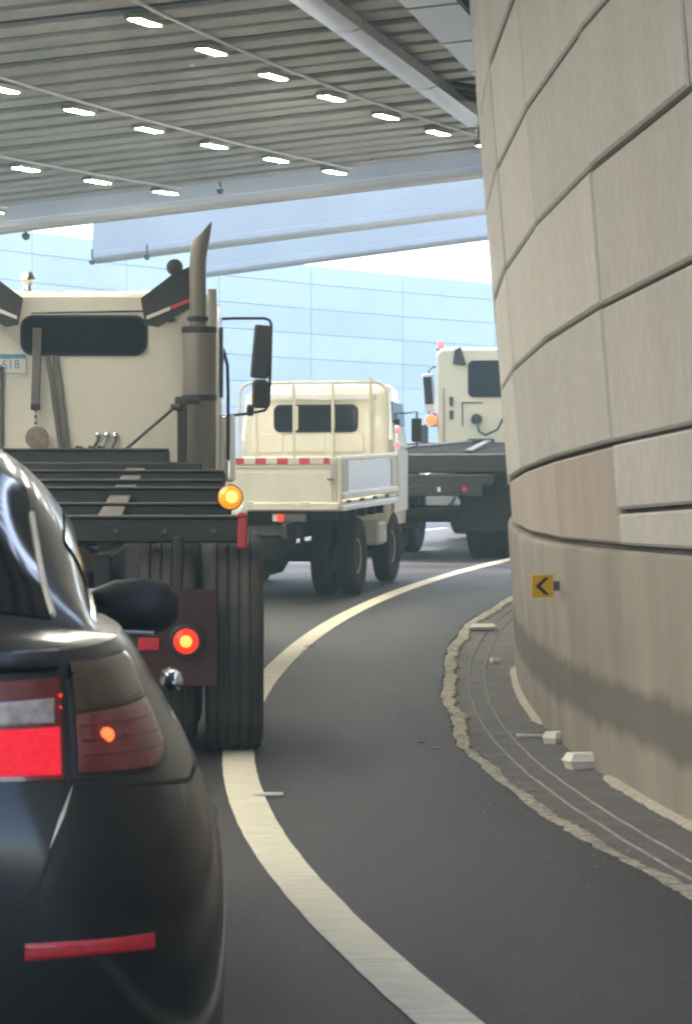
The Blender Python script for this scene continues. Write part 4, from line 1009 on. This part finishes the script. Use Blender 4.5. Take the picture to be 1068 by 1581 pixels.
for s in (-1, 1):
    zt_o = lambda a: .925 + .0 * a - max(0, a - .95) * .10
    zb_o = lambda a: .738 - .02 * (a - .66) + max(0, a - .80) ** 2 * 4.5
    zm_o = lambda a: .842 + .05 * (a - .66) * .6
    ol = patch('tail_lamp', BLACKPLAST, S, frange(.617, .905, .024), lambda a: zb_o(a) - .008, lambda a: zt_o(a) + .006, .006, s)
    patch('smoky_lens', SMOKE, ol, frange(.627, .895, .022), zm_o, zt_o, .014, s)
    patch('red_lens', RED_DIM, ol, frange(.627, .895, .022), zb_o, lambda a: zm_o(a) - .004, .014, s)
    for z, r_ in ((.872, .0035), (.850, .0025)):
        MB().lathe([(.004, r_), (-.003, r_ * .8), (-.005, .0005)], skin(.594, z, .014, s), 'y', 8).build('led', RED_L, ol)
    c = skin(.685, .795, .014, s)
    MB().lathe([(.006, .014), (-.004, .012), (-.008, .001)], c, 'y', 14).build('bulb', BULB_R if s > 0 else RED_DIM, ol)
    il = patch('lid_lamp', RED_DIM, S, frange(.20, .60, .035), lambda a: .728 + .03 * (.64 - a) * .3, lambda a: .905 - .02 * (.64 - a), .012, s)
    patch('brake_lens', RED_SEG, il, frange(.21, .592, .03), lambda a: .737, lambda a: .814 + .012 * (a - .4), .018, s, rim=.003)
    patch('reverse_lens', REV, il, frange(.25, .582, .03), lambda a: .822 + .012 * (a - .4), lambda a: .862 + .04 * (a - .4), .018, s, rim=.003)
    patch('reflector', REFLECT, S, frange(.53, .775, .03), lambda a: .418 + .006 * math.sin((a - .55) * 8), lambda a: .447 + .02 * (a - .55), .008, s, rim=.003)
    # trunk lid shut line and its edge highlight, drawn in as a chrome sliver
    rows = []
    for k in range(15):
        t_ = k / 14; a = .61 - .10 * t_ ** 1.6; z = .735 - .27 * t_
        rows.append([skin(a - .004, z, .003, s), skin(a + .004, z, .003, s)])
    MB().loft(rows, closed=False).build('shut_line', SIGNBLACK, S)
    rows = []
    for k in range(9):
        t_ = k / 8; a = .618 - .045 * t_; z = .722 - .11 * t_
        rows.append([skin(a - .004 * (1 - abs(2 * t_ - 1)), z, .005, s), skin(a + .004 * (1 - abs(2 * t_ - 1)), z, .005, s)])
    MB().loft(rows, closed=False).build('edge_glint', CHROME, S)
    rows = []
    for k in range(13):
        a = .62 + (1.45 - .62) * k / 12; z = .722 - .03 * min(1, k / 6) + .03 * max(0, (k - 6) / 6)
        rows.append([skin(a, z - .003, .003, s), skin(a, z + .003, .003, s)])
    MB().loft(rows, closed=False).build('bumper_gap', SIGNBLACK, S)
    for z in (.765, .79, .815):
        MB().tube([skin(a, z, .0145, s) for a in frange(.635, .86, .03)], .0018, 5).build('lens_rib', RED_DIM, ol)
    # door handle and mirror
    MB().lathe([(-.11, .004), (-.09, .022), (0, .026), (.09, .022), (.11, .004)], (s * .885, 1.62, .815), 'y', 14).build('door_handle', CHROME, S)
    mm = MB(); rr = []
    for (x, k_) in ((.72, .35), (.76, .7), (.81, .95), (.89, 1.05), (.945, .9), (.975, .5), (.98, .1)):
        rr.append([Vector((s * x, 2.88 + .07 * k_ * math.cos(R(a)) + (x - .72) * -.05, .945 + .075 * k_ * math.sin(R(a)))) for a in range(0, 360, 24)])
    dmr = mm.loft(rr).build('door_mirror', BLACKPLAST, S, sharp=60)
    MB().tube([(s * .77, 2.81, .882), (s * .91, 2.80, .876)], .006, 6).build('mirror_trim', GALV, dmr)
patch('lid_lip', BLACKPAINT, S, frange(.0, .60, .05), lambda a: .918, lambda a: .945, .022, 1, thick=.03)
patch('lid_lip', BLACKPAINT, S, frange(.0, .60, .05), lambda a: .918, lambda a: .945, .022, -1, thick=.03)
pp = MB().box((0, -.05, .66), (.36, .02, .13), .006).build('licence_plate', PLATE, S)

# ------------------------------------------------------------------ litter
def takeout(x, y, z, l, w, h, yaw, label, openlid=True):
    t = tag(empty('foam_box', (x, y, z), (0, 0, yaw)), label, 'litter')
    MB().loft([[Vector((sx * l * k / 2, sy * w * k / 2, zz)) for sx, sy in ((-1, -1), (1, -1), (1, 1), (-1, 1))] for k, zz in ((.84, 0), (.98, h * .5), (1.02, h * .52))]).build('tray', FOAM, t)
    MB().loft([[Vector((sx * l * k / 2, sy * w * k / 2, zz)) for sx, sy in ((-1, -1), (1, -1), (1, 1), (-1, 1))] for k, zz in ((1.03, h * .54), (.98, h * .6), (.82, h), (.6, h * 1.01))]).build('lid', FOAM, t)
def gp(px, py, lift=-0.03):
    """world point on the road under a photo pixel"""
    u_, v_ = (px - 534) / 4760, (790 - py) / 4760; d = 10.0
    for _ in range(60): d = (1.2 - zr(d) - lift) / -v_
    return Vector((u_ * d, d, zr(d) + lift))
p = gp(908, 1188, -.032); takeout(p.x, p.y, p.z, .22, .15, .08, R(12), 'closed white foam takeout box in the gutter, nearest to the camera')
p = gp(862, 1150, -.032); takeout(p.x, p.y, p.z, .13, .11, .07, R(35), 'small white foam cup box in the gutter beside the larger takeout box')
p = gp(745, 972, -.03); takeout(p.x, p.y, p.z, .22, .20, .05, R(-10), 'white foam takeout box lying farthest off where the gutter bends')
p = gp(764, 1024, -.03); takeout(p.x, p.y, p.z, .07, .06, .04, R(20), 'tiny white scrap in the gutter at the wall foot')
p = gp(826, 1140, -.028)
mb = MB().tube([p + Vector((-.10, .02, .012)), p + Vector((-.02, 0, .016)), p + Vector((.1, -.01, .012))], [.012, .008, .007], 7)
tag(mb.build('plastic_stick', WHITETAPE), 'thin pale plastic stick lying in the gutter left of the foam boxes', 'litter')
p = gp(414, 1229, .004); mb = MB().box(p + Vector((0, 0, .008)), (.125, .035, .014), .005)
tag(mb.build('paper_scrap', FOAM), 'small white strip lying on the asphalt beside the edge line', 'litter')
for (px, py, w_) in ((672, 1156, .04), (650, 1146, .03), (478, 998, .08)):
    p = gp(px, py, .002); tag(MB().box(p + Vector((0, 0, .004)), (w_, .05, .006), .002).build('pebble', RIDGE), {672: 'pale speck on the dark asphalt halfway to the gutter', 650: 'smaller pale speck left of another on the asphalt', 478: 'pale crumb on the asphalt by the far part of the edge line'}[px], 'litter')

# ------------------------------------------------------------------ haze: added volume standing in for lens glare before the far wall
hz = MB().add([(x, y, z) for z in (-1.3, 8.6) for x, y in ((-45, -30), (45, -30), (45, 125), (-45, 125))], [(3, 2, 1, 0), (4, 5, 6, 7), (0, 1, 5, 4), (1, 2, 6, 5), (2, 3, 7, 6), (3, 0, 4, 7)]).mesh('glare_haze')
hm_ = bpy.data.materials.new('glare_haze'); hm_.use_nodes = True; nt = hm_.node_tree; nt.nodes.remove(nt.nodes['Principled BSDF'])
pv = nt.nodes.new('ShaderNodeVolumePrincipled'); pv.inputs['Color'].default_value = (0.60, 0.88, 1.0, 1); pv.inputs['Density'].default_value = 0.004; pv.inputs['Anisotropy'].default_value = 0.0
nt.links.new(pv.outputs[0], nt.nodes['Material Output'].inputs['Volume'])
hz.materials.append(hm_); o = bpy.data.objects.new('glare_haze', hz); COL.objects.link(o); o['kind'] = 'stuff'
